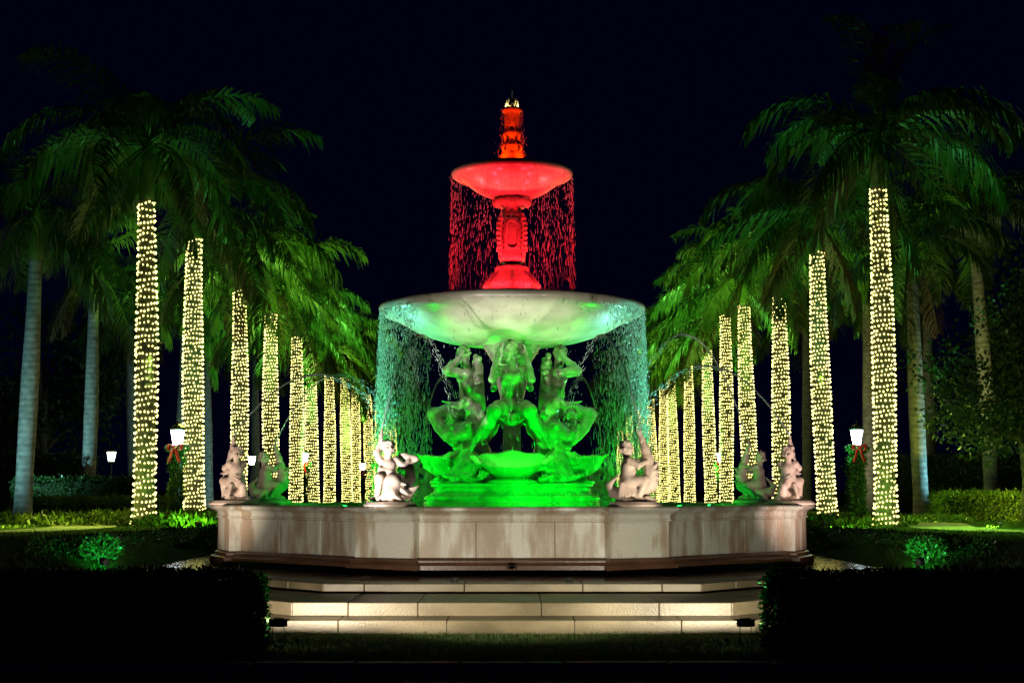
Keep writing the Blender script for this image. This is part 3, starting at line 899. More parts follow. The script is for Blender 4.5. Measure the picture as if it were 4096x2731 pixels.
# ================================================================== WATER IN THE AIR
def streaks(n, r0, z_top, z_bot, spread, lmin, lmax, w, front_gap=None, clump=40):
    th = rng.uniform(0, 2 * np.pi, n)
    cl = rng.uniform(0, 2 * np.pi, clump)
    pick = rng.random(n) < .45
    th = np.where(pick, cl[rng.integers(0, clump, n)] + rng.normal(0, .03, n), th)
    if front_gap:
        keep = (np.abs(np.cos(th)) > front_gap) | (rng.random(n) < .03)
        th = th[keep]; n = len(th)
    u = rng.random(n) ** 1.15
    z = z_top - (z_top - z_bot) * u
    r = r0 + spread * u * rng.normal(.25, .6, n) + rng.normal(0, .012, n)
    L = rng.uniform(lmin, lmax, n) * (.45 + .75 * u)
    W = w * rng.uniform(.5, 1.25, n)
    c = np.stack([r * np.cos(th), r * np.sin(th), z], 1)
    tilt = np.stack([np.cos(th) * .03, np.sin(th) * .03, -np.ones(n)], 1) + rng.normal(0, .02, (n, 3)) * [1, 1, 0]
    top = c - tilt * L[:, None] * .5; bot = c + tilt * L[:, None] * .5
    mid = c + tilt * L[:, None] * .2
    e1 = np.stack([np.cos(th), np.sin(th), 0 * th], 1) * W[:, None] * .5
    e2 = np.stack([-np.sin(th), np.cos(th), 0 * th], 1) * W[:, None] * .5
    V = np.stack([top, mid + e1, mid + e2, mid - e1, mid - e2, bot], 1)
    V[..., 2] = np.maximum(V[..., 2], z_bot - .01)
    V = V.reshape(-1, 3)
    b = np.arange(n)[:, None] * 6
    tri = [(0, 1, 2), (0, 2, 3), (0, 3, 4), (0, 4, 1), (5, 2, 1), (5, 3, 2), (5, 4, 3), (5, 1, 4)]
    F = np.concatenate([b + np.array(t) for t in tri])
    return V, F
V, F = streaks(24000, 2.345, 4.78, 1.35, .13,   .04, .19, .0135, front_gap=.66, clump=190)
o = obj('falling_water', mesh_np('falling_water', V, F, M['spray'])); o.location = FC
tag(o, 'curtain of falling water drops from the wide lower basin', 'water', kind='stuff')
V, F = streaks(1900, 1.09, 7.24, 4.90, .06, .05, .19, .0125, clump=70)
o = obj('falling_water', mesh_np('falling_water', V, F, M['spray'])); o.location = FC
tag(o, 'red-tinted curtain of water drops falling from the small upper basin', 'water', kind='stuff')
V, F = streaks(420, .19, 8.5, 7.36, .13, .03, .12, .009, clump=30)
o = obj('falling_water', mesh_np('falling_water', V, F, M['spray'])); o.location = FC
tag(o, 'red water splashing down around the slender finial', 'water', kind='stuff')
pl = [(0, 0, 8.70), (.004, 0, 8.76), (.0, .002, 8.82), (-.012, 0, 8.86)]
o = obj('water_plume', tube('water_plume', pl, [.035, .03, .02, .006], 6, M['spray'])); o.location = FC
tag(o, 'short white water plume bubbling from the top of the finial', 'water')

def jet(sx, sy, sz, peak_r, peak_z, end_r, label):
    """ballistic arc from a statue's fish towards the axis (coordinates relative to it)"""
    r0 = math.hypot(sx, sy); dx, dy = sx / r0, sy / r0
    def zr(r):
        if r >= peak_r: return peak_z - (peak_z - sz) * ((r - peak_r) / (r0 - peak_r)) ** 2
        return peak_z - (peak_z - sz) * ((peak_r - r) / (r0 - peak_r)) ** 2
    rs = np.linspace(r0, peak_r - .15, 36)
    pts = [(r * dx + rnd.uniform(-.006, .006), r * dy + rnd.uniform(-.006, .006), zr(r) + rnd.uniform(-.005, .005)) for r in rs]
    rad = [.009 + .006 * abs(math.sin(i * 1.3)) + .005 * i / 36 for i in range(36)]
    V1, F1 = tube(None, pts, rad, 5)
    Vs, Fs, off = [V1], [F1[0]], len(V1)
    caps = F1[1]
    n = 150
    for i in range(n):           # stream breaking into drops
        r = peak_r + .35 - (peak_r + .35 - end_r) * (i / n) + rnd.uniform(-.03, .03)
        sp = .015 + .09 * (i / n)
        z = zr(r) - abs(rnd.gauss(0, sp * .8))
        if z < 1.37: continue
        c = np.array([r * dx + rnd.gauss(0, sp * .5), r * dy + rnd.gauss(0, sp * .5), z])
        e = .02
        d = np.array([-dx * e, -dy * e, zr(r - e) - zr(r)]); d /= np.linalg.norm(d)
        L = rnd.uniform(.03, .10); wd = rnd.uniform(.004, .009)
        s_ = np.cross(d, [dx, dy, .3]); s_ /= np.linalg.norm(s_); t_ = np.cross(d, s_)
        Vd = np.array([c - d * L / 2, c + s_ * wd, c + t_ * wd, c - s_ * wd, c - t_ * wd, c + d * L / 2])
        Fd = np.array([(0, 1, 2), (0, 2, 3), (0, 3, 4), (0, 4, 1), (5, 2, 1), (5, 3, 2), (5, 4, 3), (5, 1, 4)]) + off
        Vs.append(Vd); Fs.append(Fd); off += 6
    o = obj('water_jet', mesh_np('water_jet', V1, F1, M['spray'], True)); o.location = FC
    tag(o, label, 'water', 'water jets spouting from the cherubs')
    dr = obj('drops', mesh_np('drops', np.concatenate(Vs[1:]), np.concatenate(Fs[1:]) - len(V1), M['spray']), o); tag(dr, kind='stuff')

# splashing where the curtain meets the pool
n = 2600
th = rng.uniform(0, 2 * np.pi, n); th = th[(np.abs(np.cos(th)) > .45) | (rng.random(n) < .2)]; n = len(th)
r_ = 2.42 + rng.normal(0, .16, n); z_ = 1.345 + np.abs(rng.normal(0, .10, n))
V, F = leaves(np.stack([r_ * np.cos(th), r_ * np.sin(th), z_], 1), rand_unit(n) + [0, 0, 1.2], rand_unit(n), rng.uniform(.015, .06, n), rng.uniform(.006, .014, n))
o = obj('splash', mesh_np('splash', V, F, M['spray'])); o.location = FC
tag(o, 'splashing drops where the water curtain hits the pool', 'water', kind='stuff')

# ================================================================== RIM STATUES
def cherub_b():
    p = [ell((-.10, .01, .31), (.115, .12, .10), None, .04), cap((-.10, .01, .32), (-.09, 0, .50), .105, .10, .05), ell((-.075, 0, .42), (.11, .115, .10), None, .04),
         ell((-.09, 0, .54), (.10, .125, .10), None, .04), cap((-.10, 0, .60), (-.12, -.01, .70), .055, .05, .03)]
    p += head((-.125, -.02, .80), (1, -.35, .05), .098, True, (0, 0, 1), False, 4)
    for s, el, ha in ((-1, (.05, -.15, .54), (.17, -.08, .60)), (1, (.05, .14, .58), (.17, .07, .66))):
        p += [cap((-.08, s * .12, .61), el, .055, .045, .03), cap(el, ha, .046, .034, .03)]
        p += hand(ha, (.6, -s * .3, .5), (.2, -s, 0), .95)
    for s, kn, ft_ in ((-1, (.15, -.14, .33), (.05, -.15, .08)), (1, (.12, .14, .27), (-.02, .16, .06))):
        p += [cap((-.08, s * .07, .30), kn, .088, .066, .05), cap(kn, ft_, .062, .04, .03), cap(ft_, (ft_[0] + .08, ft_[1] - s * -.01, .035), .034, .022, .02)]
    g = random.Random(3)
    for i in range(7):
        p.append(cap((-.2 + .03 * i, -.12 + .01 * i, .27), (-.24 + .05 * i, -.17, .10 + g.uniform(-.03, .03)), .03, .02, .03))
    return p
def fish_b():
    p = chain([(.08, 0, 1.03), (.115, 0, .92), (.16, 0, .78), (.20, 0, .64), (.245, 0, .46), (.22, .02, .28), (.08, .05, .16), (-.14, .07, .12), (-.30, .05, .15), (-.36, .02, .25), (-.31, -.01, .33)],
              [.030, .042, .062, .078, .10, .12, .12, .10, .078, .055, .03], .03)
    p += [cap((.07, -.01, 1.0), (.03, -.015, 1.08), .022, .008, .015), cap((.095, .0, 1.0), (.10, 0, 1.10), .022, .008, .015), ell((.075, 0, 1.08), .02, None, .01, True)]
    for t in (-1, 1):
        p += [cap((.26, t * .07, .50), (.37, t * .10, .60), .035, .008, .03), cap((.25, t * .08, .45), (.38, t * .13, .46), .035, .008, .03), cap((.25, t * .08, .40), (.37, t * .11, .34), .035, .008, .03)]
        p += [cap((-.31, 0, .32), (-.22, t * .10, .42), .03, .008, .02), ell((.12, t * .05, .87), .018, None, .01, True)]
    for i in range(9):
        p.append(cap((.27 - i * .004, 0, .60 - i * .035), (.35, 0, .60 - i * .035), .014, .006, .012))
    g = random.Random(8)
    for i in range(16):
        p.append(ell((g.uniform(-.22, .24), g.uniform(-.14, .16), .04), (g.uniform(.05, .1), g.uniform(.05, .09), g.uniform(.03, .07)), None, .03))
    return p
def cherub_a():
    p = [ell((-.03, .02, .31), (.13, .115, .10), None, .04), cap((-.03, .02, .32), (-.03, 0, .50), .11, .105, .05), ell((-.03, -.03, .42), (.11, .11, .11), None, .04),
         ell((-.03, -.01, .55), (.13, .10, .095), None, .04), cap((-.03, 0, .60), (-.03, -.03, .70), .055, .05, .03)]
    p += head((-.03, -.045, .80), (.25, -1, .1), .10, True, (0, 0, 1), False, 6)
    p += [cap((-.15, 0, .62), (-.20, -.05, .72), .055, .047, .03), cap((-.20, -.05, .72), (-.145, -.03, .88), .047, .034, .03)]
    p += hand((-.14, -.03, .90), (.15, .1, 1), (1, 0, -.2), .95)
    p += [cap((.09, 0, .62), (.20, -.02, .53), .055, .046, .03), cap((.20, -.02, .53), (.27, .0, .60), .046, .034, .03)]
    p += hand((.28, .0, .615), (.6, .1, .6), (0, 1, 0), .95)
    for s, kn, ft_ in ((-1, (-.17, -.16, .36), (-.19, -.14, .10)), (1, (.11, -.19, .35), (.20, -.16, .09))):
        p += [cap((-.03 + s * .07, .0, .30), kn, .09, .068, .05), cap(kn, ft_, .064, .042, .03), cap(ft_, (ft_[0], ft_[1] - .08, .05), .034, .022, .02)]
    for i in range(8):
        p.append(cap((-.16 + .035 * i, -.10, .50 - .012 * i), (-.20 + .06 * i, -.15, .33), .026, .014, .025))
    return p
def fish_a():
    p = chain([(-.10, -.23, .07), (-.03, -.25, .17), (.02, -.20, .29), (.0, -.10, .25), (.12, .02, .16), (.25, .10, .20), (.32, .10, .36), (.30, .06, .52), (.29, .04, .60)], [.05, .10, .125, .12, .12, .10, .08, .06, .04], .04)
    p += chain([(-.145, -.02, .88), (-.13, 0, .98), (-.12, 0, 1.07)], [.035, .028, .012], .02)
    p += [ell((.32, .03, .64), (.11, .03, .06), None, .03), ell((.22, .05, .68), (.09, .03, .05), None, .03), cap((.10, -.2, .22), (.24, -.24, .12), .05, .02, .03), cap((.08, -.22, .30), (.20, -.28, .26), .04, .012, .03)]
    for t in (-1, 1):
        p += [ell((-.05 + t * .07, -.31, .16), .018, None, .01, True), cap((-.05 + t * .08, -.28, .10), (-.05 + t * .17, -.31, .05), .035, .015, .03)]
    g = random.Random(4)
    for i in range(26):
        a_ = g.uniform(0, 6.3); q = g.uniform(.1, .25)
        p.append(ell((q * math.cos(a_), q * math.sin(a_) * .9, .03 + g.uniform(0, .05)), (g.uniform(.04, .09), g.uniform(.04, .08), g.uniform(.03, .07)), None, .03))
    for i in range(7):
        p.append(cap((.22, -.16, .06 + .02 * i), (.28 + .02 * i, -.2, .03 + .035 * i), .022, .008, .02))
    return p
LO, HI = (-.52, -.42, -.02), (.52, .34, 1.18)
HS = .0088
mc = {'a': (sdf_mesh('cherub', cherub_a(), LO, HI, HS, M['statue']), sdf_mesh('fish', fish_a(), LO, HI, HS, M['statue'])),
      'b': (sdf_mesh('cherub', cherub_b(), LO, HI, HS, M['statue']), sdf_mesh('fish', fish_b(), LO, HI, HS, M['statue'])),
      'c': (sdf_mesh('cherub', cherub_b(), LO, HI, HS, M['statue'], 0), sdf_mesh('fish', fish_b(), LO, HI, HS, M['statue'], 0))}
slab = lathe('slab', [(0, 0), (.42, 0), (.42, .03), (.39, .04), (.38, .065), (.35, .07), (0, .07)], 8, M['statue'], smooth=False)
st_spec = [  # vertex angle from the front, kind, extra turn, label
    (-22.5, 'a', 12, 'pale cherub seated on a fish, facing the steps, one arm raised with a horn'),
    (22.5, 'b', 0, 'pale cherub clasping an upright fish, tail curled behind, on the pier by the steps'),
    (-67.5, 'c', -62, 'pink-lit cherub statue behind an upright fish at the pool corner beside the clipped side hedge'),
    (67.5, 'b', 68, 'pink-lit cherub statue leaning over a bristling fish at the pool corner beside the wet paving'),
    (-112.5, 'c', 200, 'green-lit cherub seen from behind on the far pool corner toward the small path lamp'),
    (112.5, 'b', 165, 'green-lit cherub seen from behind on the far pool corner toward the broadleaf tree'),
    (-157.5, 'b', 180, 'cherub statue half hidden by the water curtain at the back of the pool'),
    (157.5, 'c', 180, 'cherub statue half hidden by the water curtain at the back of the pool')]
for ang, kd, turn, lab in st_spec:
    v = PIER[int(round((ang + 22.5) / 45)) % 8] * .962
    x, y = FC.x + v.x, FC.y + v.y
    t = thing('cherub_statue', lab, 'statue', (x, y, 1.412), R(turn), 'cherub statues on the pool rim')
    obj('slab', slab, t, None, (0, 0, R(22.5)))
    obj('cherub', mc[kd][0], t, (0, 0, .055)); obj('fish', mc[kd][1], t, (0, 0, .055))
    mz = 1.412 + .055 + 1.08
    lm = Matrix.Rotation(R(turn), 3, 'Z') @ Vector({'a': (-.12, 0, 0), 'b': (.09, 0, 0), 'c': (-.09, 0, 0)}[kd])
    side = 'beside the steps' if abs(ang) < 30 else ('on the near side corner' if abs(ang) < 80 else ('on the far pool corner' if abs(ang) < 120 else 'behind the water curtain'))
    jet(x + lm.x - FC.x, y + lm.y - FC.y, mz, 3.45, {-22.5: 4.05, 22.5: 4.05, -67.5: 3.6, 67.5: 3.75, -112.5: 3.8, 112.5: 4.55, -157.5: 3.9, 157.5: 3.9}[ang], 2.3, 'thin arching water jet from a cherub ' + side + (', palm bed side' if ang < 0 else ', broadleaf tree side'))

# ================================================================== PALMS
FL = {}
def frond_mesh(e0, drop, L, seed):
    g = np.random.default_rng(seed)
    n = 15
    s = np.linspace(0, 1, n)
    el = R(e0) - R(drop) * s ** 1.35
    dz = np.sin(el); dx = np.cos(el)
    P = np.zeros((n, 3))
    for i in range(1, n):
        P[i] = P[i - 1] + np.array([dx[i - 1], .0, dz[i - 1]]) * L / (n - 1)
    P[:, 1] = .05 * L * (s ** 2) * g.uniform(-1, 1)
    rv, rf = tube(None, P, np.linspace(.038, .008, n), 4)
    m_ = 58
    t = np.repeat(np.linspace(.14, 1, m_), 2) + g.uniform(-.006, .006, m_ * 2)
    t = np.clip(t, 0, 1)
    sd = np.tile([1, -1], m_)
    B = np.stack([np.interp(t, s, P[:, k]) for k in range(3)], 1)
    e = np.interp(t, s, el)
    Fw = np.stack([np.cos(e), 0 * e, np.sin(e)], 1)
    Up = np.stack([-np.sin(e), 0 * e, np.cos(e)], 1)
    Ln = L * .27 * (np.sin(np.pi * (t * .86 + .10)) ** .55) * g.uniform(.8, 1.12, len(t))
    tw = g.uniform(-.45, .5, len(t))               # plumose: leaflets leave in several planes
    D = Fw * (.45 + .5 * t[:, None]) + np.stack([0 * e, sd, 0 * e], 1) * .95 + Up * tw[:, None]
    D /= np.linalg.norm(D, axis=1, keepdims=True)
    dn = np.array([0, 0, -1.0])
    sag = g.uniform(.5, 1.05, len(t))[:, None]
    M1 = B + D * Ln[:, None] * .48 + dn * Ln[:, None] * .08 * sag
    Tp = B + D * Ln[:, None] * .78 + dn * Ln[:, None] * .55 * sag
    W = (.06 * g.uniform(.75, 1.2, len(t)))[:, None]
    S = np.cross(D, np.array([0, 0, 1.0])); S /= np.linalg.norm(S, axis=1, keepdims=True) + 1e-6
    V = np.stack([B - S * W * .25, B + S * W * .25, M1 + S * W * .5, M1 - S * W * .5, Tp], 1).reshape(-1, 3)
    b = np.arange(len(t))[:, None] * 5 + len(rv)
    quads = b + np.array([[0, 1, 2, 3]]); tris = b + np.array([[3, 2, 4]])
    me = mesh_np('frond', np.concatenate([rv, V]), [rf[0], quads, tris], M['frond'], False)
    return me
VAR = [(74, 70), (60, 96), (46, 108), (30, 108), (14, 98), (-6, 80), (-30, 54), (40, 122), (-50, 32)]
for i, (e0, dr) in enumerate(VAR):
    for k in range(2):
        FL[(i, k)] = frond_mesh(e0, dr, 3.7, 100 + i * 2 + k)
M['deadfrond'] = leafmat('dead_palm_leaflet', (0.10, 0.065, 0.03), (0.20, 0.14, 0.07), 0.7, 0.2, 2.0)
DEAD = []
for k in range(2):
    me_ = frond_mesh(-52, 30, 3.2, 400 + k); me_.materials[0] = M['deadfrond']; DEAD.append(me_)
CROWN = [0, 1, 1, 2, 7, 1, 2, 3, 7, 2, 3, 4, 7, 3, 4, 5, 4, 5, 3, 6, 5, 4, 6, 8, 6]

def trunk_r(u, r):
    """royal palm: flared foot, slight belly, tapering"""
    return r * (1.0 + .38 * np.exp(-u * 16) + .10 * np.exp(-((u - .45) / .22) ** 2) - .22 * sm((u - .55) / .45))

def palm(x, y, z0, top, r, label, group, lean=(0, 0), shaft=1.45, fl=1.0, lit=None, seed=0, nf=20):
    g = random.Random(seed)
    t = thing('royal_palm', label, 'palm tree', (x, y, z0), 0, group)
    H = top - z0
    us = np.linspace(0, 1, 26)
    cx = lambda u: lean[0] * u + .05 * math.sin(u * 3 + seed)
    cyy = lambda u: lean[1] * u
    n = 14; a = np.linspace(0, 2 * np.pi, n, endpoint=False); V = []
    for u in us:
        rr = trunk_r(u, r) * (1 + .012 * math.sin(u * 60 + seed))
        V.append(np.stack([cx(u) + rr * np.cos(a), cyy(u) + rr * np.sin(a), np.full(n, -.15 + (H + .15) * u)], 1))
    i = np.arange(n); j = (i + 1) % n
    F = np.concatenate([np.stack([k * n + i, k * n + j, (k + 1) * n + j, (k + 1) * n + i], 1) for k in range(25)])
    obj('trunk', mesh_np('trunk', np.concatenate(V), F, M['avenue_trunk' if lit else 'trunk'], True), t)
    rt = float(trunk_r(1.0, r))
    cs = lathe('crownshaft', [(rt * .98, 0), (rt * 1.12, .06), (rt * 1.10, shaft * .3), (rt * .9, shaft * .7), (rt * .62, shaft), (rt * .45, shaft + .25)], 14, M['crownshaft'])
    obj('crownshaft', cs, t, (cx(1), cyy(1), H))
    az = g.uniform(0, 6.28)
    for q in range(nf):
        v = CROWN[int(q * len(CROWN) / nf)]
        az += 2.399963 + g.uniform(-.25, .25)
        o = obj('frond', FL[(v, g.randint(0, 1))], t, (cx(1), cyy(1), H + shaft * (1.02 - .12 * (q / nf))), (g.uniform(-.45, .45), g.uniform(-.2, .2), az))
        sc_ = fl * g.uniform(.74, 1.16); o.scale = (sc_, sc_, sc_)
    for q in range(g.choice((0, 1, 1, 2))):
        o = obj('dead_frond', DEAD[g.randint(0, 1)], t, (cx(1), cyy(1), H + shaft * .86), (g.uniform(-.3, .3), g.uniform(-.1, .1), g.uniform(0, 6.28)))
        o['label'] = 'brown dead frond hanging from the crown'
    if lit:
        row, gap, lab = lit
        ls = thing('light_string', lab, 'string lights', (x, y, z0), 0, 'light strings wrapped round the avenue palms')
        L_, wire, off = [], [], 0
        z = .04; th = g.uniform(0, 6)
        pts = []
        while z < H - .03:
            u = (z + .15) / (H + .15)
            rr = float(trunk_r(u, r)) + .018
            th += gap / rr * g.uniform(.82, 1.18)
            z += row * gap / (2 * math.pi * rr) * (1.0)
            wob = row * .16 * math.sin(th * 1.7 + z * 3) + g.uniform(-.2, .2) * row * (1.5 if row > .17 else .7)
            zz = min(max(z + wob, .02), H)
            pts.append((cx(u) + rr * math.cos(th), cyy(u) + rr * math.sin(th), zz))
        Pn = np.array(pts)
        bs = .0235
        dirs = np.array([(1, 0, 0), (0, 1, 0), (-1, 0, 0), (0, -1, 0), (0, 0, 1.25), (0, 0, -1.25)]) * bs
        out = Pn - np.array([[cx(.5), cyy(.5), 0]]); out[:, 2] = 0; out /= np.linalg.norm(out, axis=1, keepdims=True)
        live = np.array([g.random() > .035 for _ in pts])
        Pn_all, out_all = Pn, out
        Pn, out = Pn[live], out[live]
        size = np.array([g.uniform(.78, 1.2) for _ in Pn])[:, None, None]
        Vb = (Pn + out * .012)[:, None, :] + dirs[None] * size
        Fb = np.arange(len(Pn))[:, None, None] * 6 + np.array([(0, 1, 4), (1, 2, 4), (2, 3, 4), (3, 0, 4), (1, 0, 5), (2, 1, 5), (3, 2, 5), (0, 3, 5)])[None]
        o = obj('bulbs', mesh_np('bulbs', Vb.reshape(-1, 3), Fb.reshape(-1, 3), M['bulb']), ls); tag(o, kind='stuff')
        obj('wire', tube('wire', Pn_all - out_all * .008, .006, 3, M['wire'], False), ls)
    return t

LEFT = [(35.0, 8.85), (40.6, 8.85), (47.0, 8.3), (53.5, 8.32), (59.6, 8.04), (64.4, 7.66), (70.4, 7.3), (77.4, 7.79), (82.9, 7.72), (89.7, 7.67), (96.6, 7.24), (103.0, 7.18), (109.5, 7.1)]
RIGHT = [(34.9, 9.15), (41.5, 8.66), (47.9, 8.17), (54.1, 8.71), (60.3, 9.04), (65.8, 8.2), (72.9, 8.05), (79.9, 7.82), (85.0, 7.75), (92.0, 7.62), (99.4, 8.11), (109.1, 7.3), (118.9, 6.71)]
ORD = ['first', 'second', 'third', 'fourth', 'fifth', 'sixth', 'seventh', 'eighth', 'ninth', 'tenth', 'eleventh', 'twelfth', 'thirteenth']
for sgn, rows in ((-1, LEFT), (1, RIGHT)):
    for i, (D, top) in enumerate(rows):
        g = random.Random(i * 7 + sgn)
        r = .235 + g.uniform(-.012, .015)
        palm(sgn * ((8.96 if sgn < 0 else 9.08) + g.uniform(-.05, .05)), D, .78, top, r,
             'royal palm wrapped in warm lights, %s in the row nearer the %s' % (ORD[i], 'small path lamp' if sgn < 0 else 'broadleaf tree'), 'lit palms lining the avenue',
             (g.uniform(-.05, .05) - (.17 if sgn < 0 else .05), g.uniform(-.1, .1)), 1.45 + g.uniform(-.2, .3), 1.0 + g.uniform(-.08, .12),
             (.155 if (sgn < 0 and i == 0) else .124, .096, 'warm light string on the %s palm of the row nearer the %s' % (ORD[i], 'small path lamp' if sgn < 0 else 'broadleaf tree')), i * 3 + (50 if sgn > 0 else 0), 24 if i < 6 else 18)
OUT = [(-13.97, 41, 8.28, 'grey unlit palm standing beside the pale garden walk past the clipped hedge'),
       (-15.43, 52, 8.76, 'slim unlit palm rising behind the leafy bed, next to the small path lamp'),
       (-14.53, 62, 8.58, 'unlit palm trunk showing behind the garlanded lamp post'),
       (-15.3, 72, 8.8, 'dim unlit palm trunk behind the second lit avenue palm'),
       (-15.0, 84, 9.2, 'faint unlit palm trunk between the third and fourth lit avenue palms'),
       (13.21, 46, 8.37, 'unlit palm with cyan-lit trunk side behind the first lit avenue palm'),
       (14.32, 57, 9.09, 'unlit palm trunk right behind the garlanded lamp post with the bright red bow'),
       (14.64, 71, 9.4, 'unlit palm trunk between the second and third lit avenue palms'),
       (16.08, 48, 9.56, 'tall unlit palm rising behind the dark broadleaf tree'),
       (-17.5, 66, 9.2, 'dark unlit palm far back in the garden behind the small path lamp'),
       (18.5, 63, 9.6, 'dark unlit palm far back in the garden behind the broadleaf tree')]
for i, (x, y, top, lab) in enumerate(OUT):
    g = random.Random(i + 300)
    palm(x, y, .78, top, .235, lab, 'unlit palms behind the avenue rows', (g.uniform(-.25, .25), g.uniform(-.2, .2)), 1.55, 1.02, None, 200 + i, 19)

# ================================================================== HEDGES, BEDS, TREES
def hedge(name, label, x0, x1, y0, y1, z1, nl, leaf=.055, cat='hedge', m='hedge', group=None, round_=.12, zb=None, rz=0.0):
    cx_, cy_ = (x0 + x1) / 2, (y0 + y1) / 2
    z0 = float(gz(cx_, cy_)) if zb is None else zb
    t = thing(name, label, cat, (cx_, cy_, z0), rz, group)
    hx, hy, H = (x1 - x0) / 2, (y1 - y0) / 2, z1 - z0
    bm = bmesh.new(); ins = leaf * 1.3
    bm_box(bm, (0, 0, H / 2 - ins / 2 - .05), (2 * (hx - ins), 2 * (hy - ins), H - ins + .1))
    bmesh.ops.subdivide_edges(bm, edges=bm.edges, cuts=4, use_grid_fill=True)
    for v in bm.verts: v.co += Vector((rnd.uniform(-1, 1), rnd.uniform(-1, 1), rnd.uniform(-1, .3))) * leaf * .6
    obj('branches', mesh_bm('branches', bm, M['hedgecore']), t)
    A = np.array([4 * hx * hy, 2 * hx * H, 2 * hx * H * .5, 2 * hy * H, 2 * hy * H]); A /= A.sum()
    f = rng.choice(5, nl, p=A)
    u, v = rng.uniform(-1, 1, nl), rng.uniform(-1, 1, nl)
    P = np.zeros((nl, 3)); N = np.zeros((nl, 3))
    top = f == 0
    P[top] = np.stack([u * hx, v * hy, np.full(nl, H)], 1)[top]; N[top] = (0, 0, 1)
    for k, (ax, sg) in ((1, (1, -1)), (2, (1, 1)), (3, (0, -1)), (4, (0, 1))):
        q = f == k
        if ax == 1: P[q] = np.stack([u * hx, np.full(nl, sg * hy), (v + 1) / 2 * H], 1)[q]; N[q] = (0, sg, 0)
        else: P[q] = np.stack([np.full(nl, sg * hx), u * hy, (v + 1) / 2 * H], 1)[q]; N[q] = (sg, 0, 0)
    # round the top edges, add a lumpy clip
    e = np.stack([np.maximum(0, np.abs(P[:, 0]) - (hx - round_)), np.maximum(0, np.abs(P[:, 1]) - (hy - round_)), np.maximum(0, P[:, 2] - (H - round_))], 1)
    ln = np.linalg.norm(e, axis=1, keepdims=True) + 1e-9
    e2 = e * np.minimum(1, round_ / ln)
    P += (e2 - e) * np.sign(P)
    lump = .5 * np.sin(P[:, 0] * 3.1 + cx_) * np.cos(P[:, 1] * 2.7) + .5 * np.sin(P[:, 0] * 7.3 + P[:, 2] * 5 + P[:, 1] * 6)
    P += N * (lump[:, None] * leaf * .55 + rng.normal(-.35, .5, (nl, 1)) * leaf)
    D = N * .9 + rand_unit(nl) * .95 + np.array([0, 0, .25])
    V, F = leaves(P, D, rand_unit(nl), leaf * rng.uniform(.7, 1.35, nl), leaf * .52 * rng.uniform(.8, 1.2, nl))
    o = obj('foliage', mesh_np('foliage', V, F, M[m]), t); tag(o, kind='stuff')
    return t
hedge('hedge', 'long dark clipped kerb hedge ending in front of the cherub with the horn', -9.5, -2.58, 14.45, 15.3, .78, 26000)
hedge('hedge', 'long dark clipped kerb hedge ending in front of the cherub clasping the fish', 2.66, 9.5, 14.45, 15.3, .78, 26000)
hedge('hedge', 'low clipped hedge slanting between the wet paving and the lawn by the palm bed', -7.25, -6.35, 23.2, 31.2, .83, 12000, .06, rz=R(-9.5), zb=.4)
hedge('hedge', 'low clipped hedge slanting between the wet paving and the lawn by the broadleaf tree', 6.35, 7.25, 23.2, 31.2, .83, 12000, .06, rz=R(9.5), zb=.4)
hedge('hedge', 'leafy yellow-green hedge lit by a lamp in front of the broadleaf tree', 12.2, 19.5, 40.5, 42.0, 1.55, 11000, .09, m='bed')
hedge('hedge', 'round-topped dark hedge below the small path lamp', -17.5, -13.2, 50.0, 52.5, 2.05, 7000, .10)
hedge('hedge', 'waist-high shrub border behind the leafy palm bed', -15.2, -10.6, 43.2, 45.0, 1.35, 7000, .10, m='bed')
hedge('hedge', 'dark tall hedge closing off the garden behind the cyan-lit palm', 14.0, 26.0, 58.0, 60.0, 3.0, 9000, .13)
hedge('hedge', 'dark tall hedge closing off the garden behind the unlit grey palms', -34.0, -18.5, 62.0, 64.0, 3.2, 9000, .13)

def clump_bed(name, label, pts, hgt, n, L, W, m):
    """broad strappy leaves of a planted bed, uncountable"""
    P = []
    for (x, y, rx, ry) in pts:
        k = int(n / len(pts))
        a = rng.uniform(0, 6.283, k); q = np.sqrt(rng.random(k))
        P.append(np.stack([x + rx * q * np.cos(a), y + ry * q * np.sin(a)], 1))
    P = np.concatenate(P)
    lump = .6 + .4 * np.sin(P[:, 0] * 2.6) * np.cos(P[:, 1] * 2.2)
    z = gz(P[:, 0], P[:, 1]) + hgt * lump * rng.uniform(.0, .55, len(P))
    D = rand_unit(len(P)) * .9 + np.array([0, 0, .9])
    V, F = leaves(np.column_stack([P, z]), D, rand_unit(len(P)), L * rng.uniform(.6, 1.3, len(P)), W * rng.uniform(.7, 1.3, len(P)))
    o = obj(name, mesh_np(name, V, F, M[m])); tag(o, label, 'plants', kind='stuff')
clump_bed('bed_plants', 'yellow-green ground cover around the palm feet next to the garden walk', [(-10.6, 35.6, 2.3, 1.0), (-9.0, 36.6, 1.6, 1.2), (-8.8, 40.4, 1.5, 1.4), (-11.0, 38.5, 1.6, 1.2), (-7.6, 33.4, 1.2, .5)], .5, 7000, .2, .06, 'bed')
clump_bed('bed_plants', 'low ground cover around the palm feet beside the lit lawn', [(9.0, 35.3, 1.0, .7), (9.0, 41.4, 1.4, 1.0), (8.4, 37.6, 1.0, 1.0), (11.0, 38.6, 1.4, .9)], .3, 4200, .17, .055, 'bed')

